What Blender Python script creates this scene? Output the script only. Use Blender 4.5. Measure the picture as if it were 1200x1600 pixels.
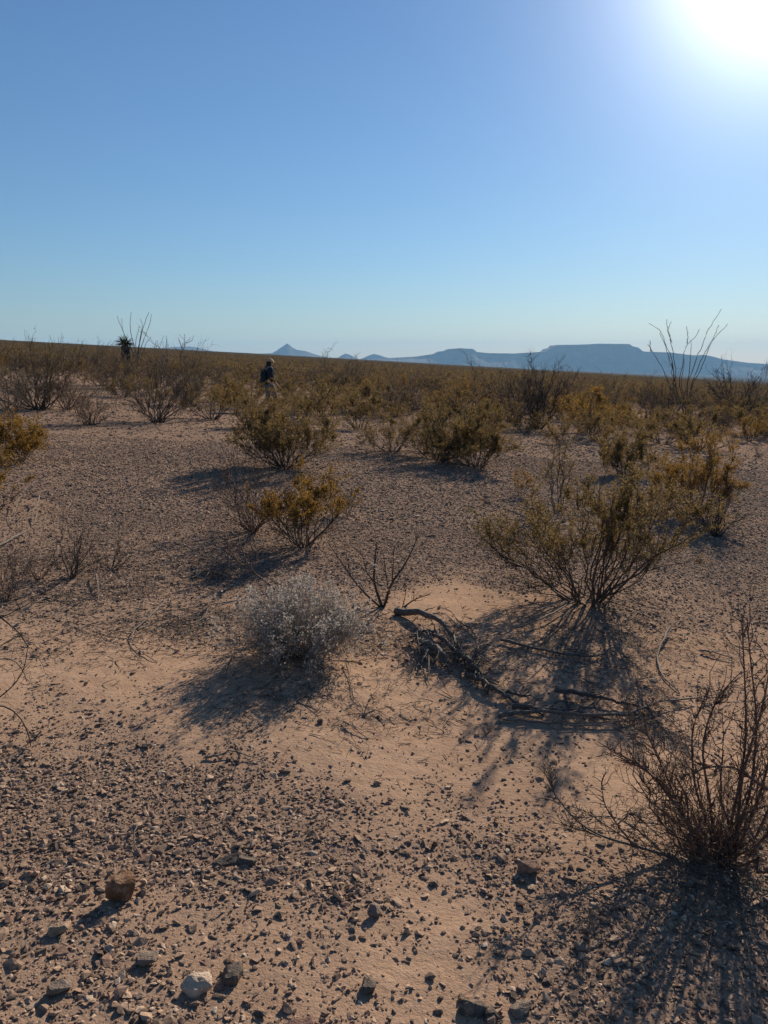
import bpy, bmesh, math
import numpy as np
from mathutils import Vector, Matrix, noise as mnoise

for o in list(bpy.data.objects):
    bpy.data.objects.remove(o)
SC = bpy.context.scene
COL = SC.collection
R = math.radians

# ------------------------------------------------------------------ camera, sky, sun, exposure
CAM_H = 1.62          # metres above the ground at the photographer's feet
PITCH = R(11.15)      # looking down
FPX = 1202.0          # focal length in pixels of the 1200 x 1600 photograph
SUN_AZ, SUN_EL = R(26.0), R(25.0)   # to the right of straight ahead, above the horizon

cam_d = bpy.data.cameras.new('camera')
cam = bpy.data.objects.new('camera', cam_d); COL.objects.link(cam)
cam_d.sensor_fit = 'VERTICAL'; cam_d.sensor_height = 36.0
cam_d.lens = FPX / 1600.0 * 36.0
cam_d.clip_start = 0.05; cam_d.clip_end = 60000
cam.location = (0, 0, CAM_H)
cam.rotation_euler = (math.pi/2 - PITCH, 0, 0)
SC.camera = cam

world = bpy.data.worlds.new('World'); SC.world = world
world.use_nodes = True
wn = world.node_tree.nodes; wl = world.node_tree.links
wn.clear()
sky = wn.new('ShaderNodeTexSky'); sky.sky_type = 'NISHITA'; sky.sun_disc = False
sky.sun_elevation = SUN_EL; sky.sun_rotation = SUN_AZ
sky.altitude = 3000; sky.air_density = 1.75; sky.dust_density = 1.9; sky.ozone_density = 7.5
bg = wn.new('ShaderNodeBackground'); bg.inputs['Strength'].default_value = 0.067
wo = wn.new('ShaderNodeOutputWorld')
wl.new(sky.outputs[0], bg.inputs['Color'])

SUN_DIR = Vector((math.sin(SUN_AZ)*math.cos(SUN_EL), math.cos(SUN_AZ)*math.cos(SUN_EL), math.sin(SUN_EL)))
# the bright ring of sky round the sun itself
tcw = wn.new('ShaderNodeTexCoord'); dotn = wn.new('ShaderNodeVectorMath'); dotn.operation = 'DOT_PRODUCT'
dotn.inputs[1].default_value = SUN_DIR; wl.new(tcw.outputs['Generated'], dotn.inputs[0])
def _wm(op, a, b=None):
    n = wn.new('ShaderNodeMath'); n.operation = op
    for i, v in enumerate((a, b)):
        if v is None: continue
        if isinstance(v, (int, float)): n.inputs[i].default_value = v
        else: wl.new(v, n.inputs[i])
    return n.outputs[0]
ang = _wm('ARCCOSINE', _wm('MINIMUM', dotn.outputs['Value'], 0.999999))
aur = _wm('MULTIPLY', _wm('POWER', math.e, _wm('MULTIPLY', ang, -1.0/R(3.3))), 4.6)
bg2 = wn.new('ShaderNodeBackground'); bg2.inputs['Color'].default_value = (1.0, 0.985, 0.97, 1); wl.new(aur, bg2.inputs['Strength'])
adds = wn.new('ShaderNodeAddShader'); wl.new(bg.outputs[0], adds.inputs[0]); wl.new(bg2.outputs[0], adds.inputs[1])
wl.new(adds.outputs[0], wo.inputs['Surface'])
sun_d = bpy.data.lights.new('sun', 'SUN'); sun_d.energy = 5.0; sun_d.angle = R(0.53); sun_d.color = (1.0, 0.87, 0.70)
sun = bpy.data.objects.new('sun', sun_d); COL.objects.link(sun)
sun.rotation_euler = SUN_DIR.to_track_quat('Z', 'Y').to_euler()
sun.location = SUN_DIR * 200

SC.view_settings.view_transform = 'Standard'; SC.view_settings.look = 'None'
SC.view_settings.exposure = 0.46; SC.view_settings.gamma = 1.0
SC.view_settings.use_curve_mapping = False
SC.render.engine = 'CYCLES'
SC.cycles.use_denoising = True
SC.cycles.max_bounces = 6; SC.cycles.diffuse_bounces = 3; SC.cycles.transmission_bounces = 3
SC.cycles.volume_bounces = 0; SC.cycles.transparent_max_bounces = 8

# ------------------------------------------------------------------ small maths
def rng_of(s): return np.random.default_rng(s)

def _hash(ix, iy, seed):
    h = (ix.astype(np.int64)*374761393 + iy.astype(np.int64)*668265263 + seed*1442695041) & 0xffffffff
    h = ((h ^ (h >> 13)) * 1274126177) & 0xffffffff
    return ((h ^ (h >> 16)) & 0xffffff) / float(0xffffff)

def vnoise(x, y, seed=0):
    x = np.asarray(x, float); y = np.asarray(y, float)
    xi = np.floor(x); yi = np.floor(y); fx = x-xi; fy = y-yi
    fx = fx*fx*fx*(fx*(fx*6-15)+10); fy = fy*fy*fy*(fy*(fy*6-15)+10)
    a = _hash(xi, yi, seed); b = _hash(xi+1, yi, seed); c = _hash(xi, yi+1, seed); d = _hash(xi+1, yi+1, seed)
    return (a+(b-a)*fx)*(1-fy) + (c+(d-c)*fx)*fy

def fbm(x, y, seed=0, octaves=4, gain=0.5):
    s = 0.0; a = 1.0; t = 0.0
    for k in range(octaves):
        s = s + a*(vnoise(np.asarray(x)*2**k + 17.3*k, np.asarray(y)*2**k - 9.1*k, seed+k)*2-1); t += a; a *= gain
    return s/t

def smooth(a, b, x):
    t = np.clip((np.asarray(x, float)-a)/(b-a), 0, 1); return t*t*(3-2*t)

# ------------------------------------------------------------------ terrain height
SLOPE = 0.056
MOUNDS = []           # (x, y, radius, height)
def ground_z(x, y):
    x = np.asarray(x, float); y = np.asarray(y, float)
    r = np.hypot(x, y)
    z = -SLOPE*2600*np.tanh(x/2600)
    near = 1-smooth(14, 40, r)
    z = z + 0.030*near*fbm(x/1.3, y/1.3, 3, 3)*smooth(0.0, 3.0, r)
    z = z + 0.05*smooth(3, 12, r)*fbm(x/7, y/7, 5, 2)
    z = z + 0.0045*(1-smooth(6, 14, r))*fbm(x/0.16, y/0.16, 8, 3)
    z = z + 0.9*smooth(120, 900, r)*fbm(x/160, y/160, 11, 3)
    for mx, my, mr, mh in MOUNDS:
        z = z + mh*np.exp(-((x-mx)**2+(y-my)**2)/(mr*mr))
    return z

CP, SP = math.cos(PITCH), math.sin(PITCH)
CZ = CAM_H + float(ground_z(0, 0)); cam.location.z = CZ
def ray(px, py):
    cx = (px-600)/FPX; cy = (800-py)/FPX
    return np.array((cx, CP+cy*SP, -SP+cy*CP))
def at_ground(px, py):
    d = ray(px, py); lo, hi = 0.3, 400.0
    for _ in range(50):
        m = (lo+hi)/2
        if CZ + m*d[2] - float(ground_z(m*d[0], m*d[1])) > 0: lo = m
        else: hi = m
    p = d*lo
    return np.array((p[0], p[1], float(ground_z(p[0], p[1]))))
def at_depth(px, py, Y):
    d = ray(px, py); t = Y/d[1]
    return np.array((d[0]*t, Y, CZ+d[2]*t))
def to_px(p):
    x, y, z = p[0], p[1], p[2]-CZ
    dep = y*CP - z*SP; up = y*SP + z*CP
    return 600+FPX*x/dep, 800-FPX*up/dep

for (mpx, mpy, mr, mh) in ((455, 1075, 0.42, 0.05), (920, 938, 0.75, 0.07), (700, 1010, 0.6, 0.03), (1120, 1335, 0.4, 0.03), (445, 728, 1.2, 0.06)):
    g = at_ground(mpx, mpy); MOUNDS.append((g[0], g[1], mr, mh))
MOUNDS.append((-3.75, 25.0, 6.0, -0.22))

# ------------------------------------------------------------------ mesh helpers
def mesh_arrays(name, verts, quads=None, tris=None, mats=(), smooth_shade=True, mat_idx=None):
    me = bpy.data.meshes.new(name)
    verts = np.asarray(verts, np.float32)
    nq = 0 if quads is None else len(quads); nt = 0 if tris is None else len(tris)
    me.vertices.add(len(verts)); me.vertices.foreach_set('co', verts.ravel())
    loops = []; starts = []; s = 0
    if nq: loops.append(np.asarray(quads, np.int32).ravel()); starts.append(np.arange(nq)*4); s = nq*4
    if nt: loops.append(np.asarray(tris, np.int32).ravel()); starts.append(s+np.arange(nt)*3)
    L = np.concatenate(loops).astype(np.int32); S = np.concatenate(starts).astype(np.int32)
    me.loops.add(len(L)); me.loops.foreach_set('vertex_index', L)
    me.polygons.add(len(S)); me.polygons.foreach_set('loop_start', S)
    me.polygons.foreach_set('use_smooth', np.full(len(S), smooth_shade))
    for m in mats: me.materials.append(m)
    if mat_idx is not None: me.polygons.foreach_set('material_index', np.asarray(mat_idx, np.int32))
    me.update(calc_edges=True); me.validate()
    return me

def link(name, me, parent=None):
    o = bpy.data.objects.new(name, me); COL.objects.link(o)
    if parent is not None: o.parent = parent
    return o
def tag(o, label=None, cat=None, group=None, kind=None):
    if label: o['label'] = label
    if cat: o['category'] = cat
    if group: o['group'] = group
    if kind: o['kind'] = kind
    return o
def empty(name, loc, label=None, cat=None, group=None, rz=0.0):
    o = bpy.data.objects.new(name, None); COL.objects.link(o)
    o.location = loc; o.rotation_euler = (0, 0, rz); o.empty_display_size = 0.1
    return tag(o, label, cat, group)

# ------------------------------------------------------------------ materials
def newmat(name):
    m = bpy.data.materials.new(name); m.use_nodes = True
    nt = m.node_tree; nt.nodes.clear()
    out = nt.nodes.new('ShaderNodeOutputMaterial')
    return m, nt, out
def N(nt, kind, **kw):
    n = nt.nodes.new('ShaderNode'+kind)
    for k, v in kw.items():
        if k.startswith('i_'): n.inputs[k[2:]].default_value = v
        else: setattr(n, k, v)
    return n
def mixc(nt, fac, a, b, mode='MIX'):
    n = nt.nodes.new('ShaderNodeMix'); n.data_type = 'RGBA'; n.blend_type = mode
    for sock, v in ((n.inputs[0], fac), (n.inputs[6], a), (n.inputs[7], b)):
        if hasattr(v, 'links') or isinstance(v, bpy.types.NodeSocket): nt.links.new(v, sock)
        else: sock.default_value = v if not isinstance(v, tuple) else (*v, 1) if len(v) == 3 else v
    return n.outputs[2]
def ramp(nt, src, stops, interp='LINEAR'):
    n = nt.nodes.new('ShaderNodeValToRGB'); cr = n.color_ramp; cr.interpolation = interp
    while len(cr.elements) < len(stops): cr.elements.new(0.5)
    for e, (p, c) in zip(cr.elements, stops):
        e.position = p; e.color = (*c, 1)
    nt.links.new(src, n.inputs[0]); return n.outputs[0]
def math_n(nt, op, a, b=None):
    n = nt.nodes.new('ShaderNodeMath'); n.operation = op
    for i, v in enumerate((a, b)):
        if v is None: continue
        if isinstance(v, bpy.types.NodeSocket): nt.links.new(v, n.inputs[i])
        else: n.inputs[i].default_value = v
    return n.outputs[0]
def tex_noise(nt, vec, scale, detail=3, rough=0.55):
    n = N(nt, 'TexNoise'); n.inputs['Scale'].default_value = scale; n.inputs['Detail'].default_value = detail
    n.inputs['Roughness'].default_value = rough; nt.links.new(vec, n.inputs['Vector']); return n.outputs[0]

def mat_ground():
    m, nt, out = newmat('desert_soil')
    b = N(nt, 'BsdfPrincipled'); b.inputs['Roughness'].default_value = 1.0; b.inputs['Specular IOR Level'].default_value = 0.0
    P = N(nt, 'NewGeometry').outputs['Position']
    ag = N(nt, 'Attribute'); ag.attribute_name = 'gravel'
    af = N(nt, 'Attribute'); af.attribute_name = 'scrub'
    n1 = tex_noise(nt, P, 1.3, 4); n2 = tex_noise(nt, P, 14, 6, 0.68); n3 = tex_noise(nt, P, 190, 3, 0.6)
    sand = ramp(nt, n1, [(0.3, (0.36, 0.225, 0.145)), (0.7, (0.46, 0.305, 0.205))])
    sand = mixc(nt, 0.55, sand, ramp(nt, n2, [(0.3, (0.30, 0.19, 0.122)), (0.7, (0.49, 0.335, 0.23))]))
    grit = ramp(nt, n3, [(0.34, (0.075, 0.056, 0.046)), (0.5, (0.158, 0.115, 0.092)), (0.68, (0.27, 0.192, 0.148))])
    # grit between the stones follows the gravel cover
    gf = math_n(nt, 'MULTIPLY', ag.outputs['Fac'], ramp(nt, n2, [(0.25, (0.35,)*3), (0.6, (1.0,)*3)]))
    c = mixc(nt, gf, sand, grit)
    # scattered dark grains on the open sand
    vo = N(nt, 'TexVoronoi'); vo.inputs['Scale'].default_value = 95; nt.links.new(P, vo.inputs['Vector'])
    grains = math_n(nt, 'LESS_THAN', vo.outputs['Distance'], 0.20)
    pick = math_n(nt, 'GREATER_THAN', tex_noise(nt, P, 34, 2), 0.52)
    grains = math_n(nt, 'MULTIPLY', math_n(nt, 'MULTIPLY', grains, pick), 0.55)
    c = mixc(nt, grains, c, (0.13, 0.09, 0.07))
    # far plain: low scrub cover too far away to tell apart
    sc = ramp(nt, tex_noise(nt, P, 0.22, 5, 0.65), [(0.38, (0.045, 0.036, 0.022)), (0.55, (0.080, 0.060, 0.036)), (0.74, (0.15, 0.105, 0.072))])
    c = mixc(nt, af.outputs['Fac'], c, sc)
    nt.links.new(c, b.inputs['Base Color'])
    hsum = math_n(nt, 'ADD', math_n(nt, 'MULTIPLY', n2, 1.1), math_n(nt, 'MULTIPLY', n3, 0.22))
    hsum = math_n(nt, 'ADD', hsum, math_n(nt, 'MULTIPLY', tex_noise(nt, P, 75, 3, 0.6), 0.35))
    bu = N(nt, 'Bump'); bu.inputs['Strength'].default_value = 0.6; bu.inputs['Distance'].default_value = 0.016
    nt.links.new(hsum, bu.inputs['Height']); nt.links.new(bu.outputs[0], b.inputs['Normal'])
    nt.links.new(b.outputs[0], out.inputs[0]); return m

def mat_stone():
    m, nt, out = newmat('desert_stone')
    b = N(nt, 'BsdfPrincipled'); b.inputs['Roughness'].default_value = 0.9; b.inputs['Specular IOR Level'].default_value = 0.12
    oi = N(nt, 'ObjectInfo')
    c = ramp(nt, oi.outputs['Random'], [(0.0, (0.075, 0.056, 0.046)), (0.25, (0.150, 0.106, 0.080)), (0.45, (0.27, 0.18, 0.128)),
        (0.60, (0.23, 0.135, 0.095)), (0.74, (0.33, 0.225, 0.158)), (0.90, (0.40, 0.28, 0.196)), (0.98, (0.46, 0.345, 0.25)), (1.0, (0.55, 0.45, 0.36))])
    P = N(nt, 'NewGeometry').outputs['Position']
    n = tex_noise(nt, P, 110, 4, 0.65)
    c = mixc(nt, 0.75, c, ramp(nt, n, [(0.3, (0.55,)*3), (0.7, (1.35,)*3)]), 'MULTIPLY')
    # dust lying in patches
    c = mixc(nt, ramp(nt, tex_noise(nt, P, 42, 4, 0.7), [(0.46, (0.0,)*3), (0.66, (0.8,)*3)]), c, (0.37, 0.25, 0.168))
    nt.links.new(c, b.inputs['Base Color'])
    bu = N(nt, 'Bump'); bu.inputs['Strength'].default_value = 0.5; bu.inputs['Distance'].default_value = 0.004
    nt.links.new(n, bu.inputs['Height']); nt.links.new(bu.outputs[0], b.inputs['Normal'])
    nt.links.new(b.outputs[0], out.inputs[0]); return m

def mat_rock(name, c1, c2, sc=30):
    m, nt, out = newmat(name)
    b = N(nt, 'BsdfPrincipled'); b.inputs['Roughness'].default_value = 0.85; b.inputs['Specular IOR Level'].default_value = 0.2
    P = N(nt, 'NewGeometry').outputs['Position']
    n = tex_noise(nt, P, sc, 5, 0.65); n2 = tex_noise(nt, P, sc*7, 3, 0.6)
    c = mixc(nt, 0.35, ramp(nt, n, [(0.35, c1), (0.65, c2)]), ramp(nt, n2, [(0.3, c1), (0.7, c2)]))
    c = mixc(nt, ramp(nt, tex_noise(nt, P, 34, 5, 0.7), [(0.50, (0.0,)*3), (0.68, (0.65,)*3)]), c, (0.37, 0.25, 0.168))
    nt.links.new(c, b.inputs['Base Color'])
    bu = N(nt, 'Bump'); bu.inputs['Strength'].default_value = 0.9; bu.inputs['Distance'].default_value = 0.006
    nt.links.new(n2, bu.inputs['Height']); nt.links.new(bu.outputs[0], b.inputs['Normal'])
    nt.links.new(b.outputs[0], out.inputs[0]); return m

def mat_hill():
    m, nt, out = newmat('hill_rock')
    b = N(nt, 'BsdfPrincipled'); b.inputs['Roughness'].default_value = 0.95; b.inputs['Specular IOR Level'].default_value = 0.1
    P = N(nt, 'NewGeometry').outputs['Position']
    c = ramp(nt, tex_noise(nt, P, 0.012, 6, 0.65), [(0.3, (0.045, 0.037, 0.03)), (0.7, (0.12, 0.095, 0.075))])
    sx = N(nt, 'SeparateXYZ'); nt.links.new(P, sx.inputs[0])
    zz = math_n(nt, 'ADD', math_n(nt, 'MULTIPLY', sx.outputs['Z'], 0.055), math_n(nt, 'MULTIPLY', tex_noise(nt, P, 0.004, 3), 4.0))
    cb = N(nt, 'CombineXYZ'); nt.links.new(zz, cb.inputs[2])
    c = mixc(nt, 0.8, c, ramp(nt, tex_noise(nt, cb.outputs[0], 1.0, 4, 0.7), [(0.35, (0.45,)*3), (0.65, (1.5,)*3)]), 'MULTIPLY')
    nt.links.new(c, b.inputs['Base Color']); nt.links.new(b.outputs[0], out.inputs[0]); return m

def mat_bark(name, c1, c2, sc=45, rough=0.8):
    m, nt, out = newmat(name)
    b = N(nt, 'BsdfPrincipled'); b.inputs['Roughness'].default_value = rough; b.inputs['Specular IOR Level'].default_value = 0.25
    tc = N(nt, 'TexCoord').outputs['Object']
    n = tex_noise(nt, tc, sc, 3, 0.6)
    c = ramp(nt, n, [(0.3, c1), (0.7, c2)])
    oi = N(nt, 'ObjectInfo')
    c = mixc(nt, 1.0, c, ramp(nt, oi.outputs['Random'], [(0, (0.8,)*3), (1, (1.2,)*3)]), 'MULTIPLY')
    nt.links.new(c, b.inputs['Base Color']); nt.links.new(b.outputs[0], out.inputs[0]); return m

def mat_leaf(name, ca, cb, trans, tfac=0.45, sc=5):
    m, nt, out = newmat(name)
    tc = N(nt, 'TexCoord').outputs['Object']
    oi = N(nt, 'ObjectInfo')
    geo = N(nt, 'NewGeometry')
    n = tex_noise(nt, tc, sc, 2)
    f = math_n(nt, 'ADD', math_n(nt, 'MULTIPLY', n, 0.5), math_n(nt, 'ADD', math_n(nt, 'MULTIPLY', oi.outputs['Random'], 0.35), math_n(nt, 'MULTIPLY', geo.outputs['Random Per Island'], 0.35)))
    c = ramp(nt, f, [(0.25, ca), (0.85, cb)])
    d = N(nt, 'BsdfPrincipled'); d.inputs['Roughness'].default_value = 0.8; d.inputs['Specular IOR Level'].default_value = 0.08
    nt.links.new(c, d.inputs['Base Color'])
    t = N(nt, 'BsdfTranslucent'); nt.links.new(mixc(nt, 0.6, c, trans), t.inputs['Color'])
    mx = N(nt, 'MixShader'); mx.inputs[0].default_value = tfac
    nt.links.new(d.outputs[0], mx.inputs[1]); nt.links.new(t.outputs[0], mx.inputs[2]); nt.links.new(mx.outputs[0], out.inputs[0]); return m

def mat_cloth(name, col, rough=0.9, sc=300):
    m, nt, out = newmat(name)
    b = N(nt, 'BsdfPrincipled'); b.inputs['Roughness'].default_value = rough; b.inputs['Specular IOR Level'].default_value = 0.2
    tc = N(nt, 'TexCoord').outputs['Object']
    n = tex_noise(nt, tc, 9, 4); 
    c = mixc(nt, 1.0, col, ramp(nt, n, [(0.3, (0.75,)*3), (0.7, (1.25,)*3)]), 'MULTIPLY')
    nt.links.new(c, b.inputs['Base Color'])
    bu = N(nt, 'Bump'); bu.inputs['Strength'].default_value = 0.4; bu.inputs['Distance'].default_value = 0.02
    nt.links.new(n, bu.inputs['Height']); nt.links.new(bu.outputs[0], b.inputs['Normal'])
    nt.links.new(b.outputs[0], out.inputs[0]); return m

M = {}
M['ground'] = mat_ground(); M['stone'] = mat_stone(); M['hill'] = mat_hill()
M['twig'] = mat_bark('twig_bark', (0.060, 0.044, 0.036), (0.135, 0.098, 0.076))
M['redtwig'] = mat_bark('red_twig_bark', (0.085, 0.052, 0.040), (0.19, 0.12, 0.09))
M['darktwig'] = mat_bark('dark_twig_bark', (0.035, 0.028, 0.025), (0.085, 0.066, 0.056))
M['deadwood'] = mat_bark('dead_wood', (0.065, 0.052, 0.045), (0.20, 0.155, 0.122), 60)
M['darkwood'] = mat_bark('weathered_dark_wood', (0.055, 0.045, 0.039), (0.19, 0.148, 0.118), 90)
M['ocotillo'] = mat_bark('ocotillo_cane', (0.045, 0.040, 0.034), (0.11, 0.095, 0.075))
M['greytwig'] = mat_bark('grey_twig', (0.12, 0.10, 0.09), (0.26, 0.225, 0.195))
M['leaf'] = mat_leaf('creosote_leaf', (0.080, 0.064, 0.029), (0.150, 0.103, 0.044), (0.26, 0.172, 0.062), 0.46)
M['ochre'] = mat_leaf('ochre_leaf', (0.11, 0.072, 0.022), (0.195, 0.115, 0.032), (0.34, 0.19, 0.04), 0.45)
M['brownleaf'] = mat_leaf('brown_leaf', (0.085, 0.066, 0.042), (0.15, 0.110, 0.068), (0.24, 0.165, 0.085), 0.40)
M['silver'] = mat_leaf('silver_leaf', (0.16, 0.142, 0.127), (0.38, 0.345, 0.31), (0.44, 0.39, 0.345), 0.40, 9)
M['yucca'] = mat_leaf('yucca_leaf', (0.05, 0.055, 0.028), (0.10, 0.10, 0.05), (0.14, 0.14, 0.05), 0.2)
M['thatch'] = mat_bark('yucca_thatch', (0.05, 0.042, 0.034), (0.12, 0.10, 0.08), 20)

# ------------------------------------------------------------------ gravel cover, as a map over the ground
CTRL = [(50,1230,.9),(300,1230,.85),(500,1250,.7),(700,1240,.35),(850,1230,.12),(1000,1200,.1),(780,1290,.65),(950,1330,.35),
 (100,1330,.85),(300,1330,.8),(500,1340,.8),(700,1330,.65),(760,1340,.85),(900,1400,.75),(1050,1450,.7),(850,1270,.4),
 (100,1480,.55),(250,1450,.45),(400,1450,.42),(500,1480,.42),(600,1480,.2),(650,1520,.12),(680,1420,.12),(640,1390,.3),(760,1450,.75),(850,1530,.75),(950,1550,.7),(1100,1550,.6),
 (100,1580,.6),(300,1580,.55),(500,1580,.42),(680,1590,.3),
 (150,1060,.05),(300,1080,.05),(20,1070,.08),(60,1020,.2),(250,1035,.05),(400,1120,.12),(480,1165,.1),(330,1120,.15),(600,1200,.12),(720,1215,.1),(100,1120,.35),(200,1150,.55),(400,1150,.35),(550,1150,.08),(650,1180,.06),(800,1180,.1),(600,1060,.05),(720,1000,.1),(700,940,.05),(850,960,.12),(1000,1030,.1),(1050,1050,.1),(900,1080,.1),(1150,1100,.25),(950,1240,.05),(1020,1260,.05),(560,990,.3),
 (50,950,.55),(200,960,.6),(350,960,.5),(200,900,.85),(400,900,.85),(600,880,.95),(700,850,1),(1000,930,.85),(1100,960,.75),(1150,900,.95),(800,900,.9),
 (200,800,1),(600,780,1),(900,800,1),(1100,850,1),(300,720,.9),(600,720,.9),(900,720,.9),(1150,740,.9),(0,800,.7),
 (200,670,.6),(600,670,.5),(900,670,.6),(1170,690,.2)]
_cp = np.array([at_ground(a, b)[:2] for a, b, _ in CTRL]); _cv = np.array([c for *_, c in CTRL])
_cu = np.stack((_cp[:, 0]/_cp[:, 1]*2.6, np.log(_cp[:, 1])*2.2), 1)
def gravel_cover(x, y):
    x = np.asarray(x, float); y = np.maximum(np.asarray(y, float), 0.8)
    wob = 0.18*fbm(x/0.5, y/0.5, 61, 3)
    u = np.clip(x/y, -0.9, 0.9)*2.6 + wob; v = np.log(y)*2.2 + 0.18*fbm(x/0.5, y/0.5, 71, 3)
    num = np.zeros(x.shape); den = np.zeros(x.shape)
    for (cu, cv), c in zip(_cu, _cv):
        w = 1.0/(((u-cu)**2+(v-cv)**2)+0.004)**2
        num += w*c; den += w
    g = num/den
    g = g + 0.30*fbm(x/0.35, y/0.35, 81, 3)*(g*(1.25-g))*2.2
    return np.clip(g, 0.0, 1.0)

# ------------------------------------------------------------------ ground sheet
def build_ground():
    a_in = np.linspace(-40, 40, 441); a_out = np.linspace(40, 320, 113)[1:-1]
    ang = np.radians(np.concatenate((a_in, a_out)))
    rad = np.concatenate((np.geomspace(0.35, 1.3, 12)[:-1], np.geomspace(1.3, 9, 330)[:-1], np.geomspace(9, 90, 140)[:-1], np.geomspace(90, 9000, 70)))
    A, Rr = np.meshgrid(ang, rad)
    X = Rr*np.sin(A); Y = Rr*np.cos(A)
    Z = ground_z(X, Y)
    nr, na = X.shape
    V = np.stack((X, Y, Z), -1).reshape(-1, 3)
    i = np.arange(nr-1)[:, None]; j = np.arange(na)[None, :]; j2 = (j+1) % na
    Q = np.stack((i*na+j, i*na+j2, (i+1)*na+j2, (i+1)*na+j), -1).reshape(-1, 4)[:, ::-1]
    c = len(V); V = np.vstack((V, [[0, 0, float(ground_z(0, 0))]]))
    T = np.stack((np.full(na, c), (np.arange(na)+1) % na, np.arange(na)), -1)
    me = mesh_arrays('ground', V, Q, T, (M['ground'],))
    g = np.append(np.maximum(gravel_cover(X, Y).ravel(), 0.75*smooth(9, 16, Rr.ravel())+0.2*fbm(X.ravel()/3, Y.ravel()/3, 91, 2)*smooth(9, 16, Rr.ravel())), 0.5)
    s = np.append(smooth(45, 220, Rr.ravel())*0.97, 0)
    for nm, v in (('gravel', g), ('scrub', s)):
        at = me.attributes.new(nm, 'FLOAT', 'POINT'); at.data.foreach_set('value', v.astype(np.float32))
    o = link('ground', me); tag(o, 'dry sandy desert ground strewn with dark gravel', 'ground', kind='structure')
    return o
GROUND = build_ground()

# ------------------------------------------------------------------ hills and mesas on the horizon
def ridge(name, prof, D, depth, kind, label, seed, res=3.0):
    xs = np.array([p[0] for p in prof], float); ys = np.array([p[1] for p in prof], float)
    px = np.arange(xs[0], xs[-1]+0.01, res); py = np.interp(px, xs, ys)
    top = np.array([at_depth(a, b, D) for a, b in zip(px, py)])
    X = top[:, 0]; base = ground_z(X, np.full_like(X, D)) - 25
    base = np.minimum(base, top[:, 2]-1)
    v = np.linspace(-1, 1, 61)
    av = np.abs(v)
    if kind == 'mesa': fr = np.interp(av, [0, .30, .33, .40, 1], [1, 1, .92, .72, 0])
    else: fr = np.interp(av, [0, .06, .3, .6, 1], [1, .95, .66, .36, 0])
    XX = np.repeat(X[None, :], len(v), 0); YY = D + v[:, None]*depth + np.zeros_like(XX)
    F = np.repeat(fr[:, None], len(X), 1)
    # gullies cut into the slopes
    gl = fbm(XX/(depth*0.22), YY/(depth*1.2), seed, 4)
    F = np.clip(F + 0.30*gl*F*(1-F)*2.0, 0, 1)
    ends = smooth(0, 0.06, np.linspace(0, 1, len(X)))*smooth(0, 0.06, 1-np.linspace(0, 1, len(X)))
    Z = base + (top[:, 2]-base)*F*(0.05+0.95*ends)
    nr, nc = XX.shape
    V = np.stack((XX, YY, Z), -1).reshape(-1, 3)
    i = np.arange(nr-1)[:, None]; j = np.arange(nc-1)[None, :]
    Q = np.stack((i*nc+j, i*nc+j+1, (i+1)*nc+j+1, (i+1)*nc+j), -1).reshape(-1, 4)
    o = link(name, mesh_arrays(name, V, Q, None, (M['hill'],))); tag(o, label, 'hill', kind='structure'); return o

ridge('mesa_range', [(520,566),(600,560),(650,557),(678,553),(684,549.5),(694,548.5),(699,545.5),(716,544.5),(737,545.5),(742,550),(760,552),(800,552.5),(849,549.5),(853,545),(861,543.5),(864,539.5),(900,539),(930,537.5),(976,538),(981,541.5),(990,543.5),(997,549.5),(1040,551),(1078,556),(1090,554.5),(1103,557),(1120,561.5),(1160,567),(1200,569),(1260,574),(1330,570),(1420,580),(1520,600)],
      6200, 400, 'mesa', 'long blue flat-topped mesa range on the right horizon', 21, 2.0)
ridge('peak_hill', [(350,556),(400,553),(425,551.5),(432,548),(438,543.5),(444,540),(448,536.5),(452,538.5),(457,543),(464,546.5),(477,548.5),(488,552),(497,555),(520,560),(545,565)],
      7000, 240, 'peak', 'pointed blue peak behind the walking person', 22, 1.5)
ridge('small_butte', [(515,563),(528,559),(534,555),(540,552.5),(546,554),(553,557.5),(566,563)], 7300, 130, 'peak', 'small pointed butte right of the peak', 23, 1.0)
ridge('low_butte', [(556,563),(570,558.5),(577,555),(584,553),(592,554.5),(600,557.5),(625,563)], 7100, 130, 'peak', 'low rounded butte left of the mesa range', 24, 1.0)
ridge('distant_hill', [(210,552),(238,547),(250,543.5),(270,542.5),(288,541),(300,541.5),(312,544),(330,548),(350,551.5),(420,557)], 7600, 300, 'peak', 'low blue hill behind the left ocotillo', 25, 2.0)

# ------------------------------------------------------------------ stones and gravel
def hull_stone(seed, flat):
    rg = rng_of(seed); bm = bmesh.new()
    n = rg.integers(11, 17)
    d = rg.normal(size=(n, 3)); d /= np.linalg.norm(d, axis=1)[:, None]
    d *= rg.uniform(0.78, 1.05, (n, 1)); d *= np.array((1.0, rg.uniform(.65, .95), flat))*0.5
    for p in d: bm.verts.new(p)
    r = bmesh.ops.convex_hull(bm, input=bm.verts[:])
    bmesh.ops.delete(bm, geom=[v for v in bm.verts if not v.link_faces], context='VERTS')
    me = bpy.data.meshes.new('stone'); bm.to_mesh(me); bm.free(); me.materials.append(M['stone']); return me
STONE_ME = [hull_stone(100+k, (0.36, 0.46, 0.62, 0.30)[k % 4]) for k in range(16)]

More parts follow.
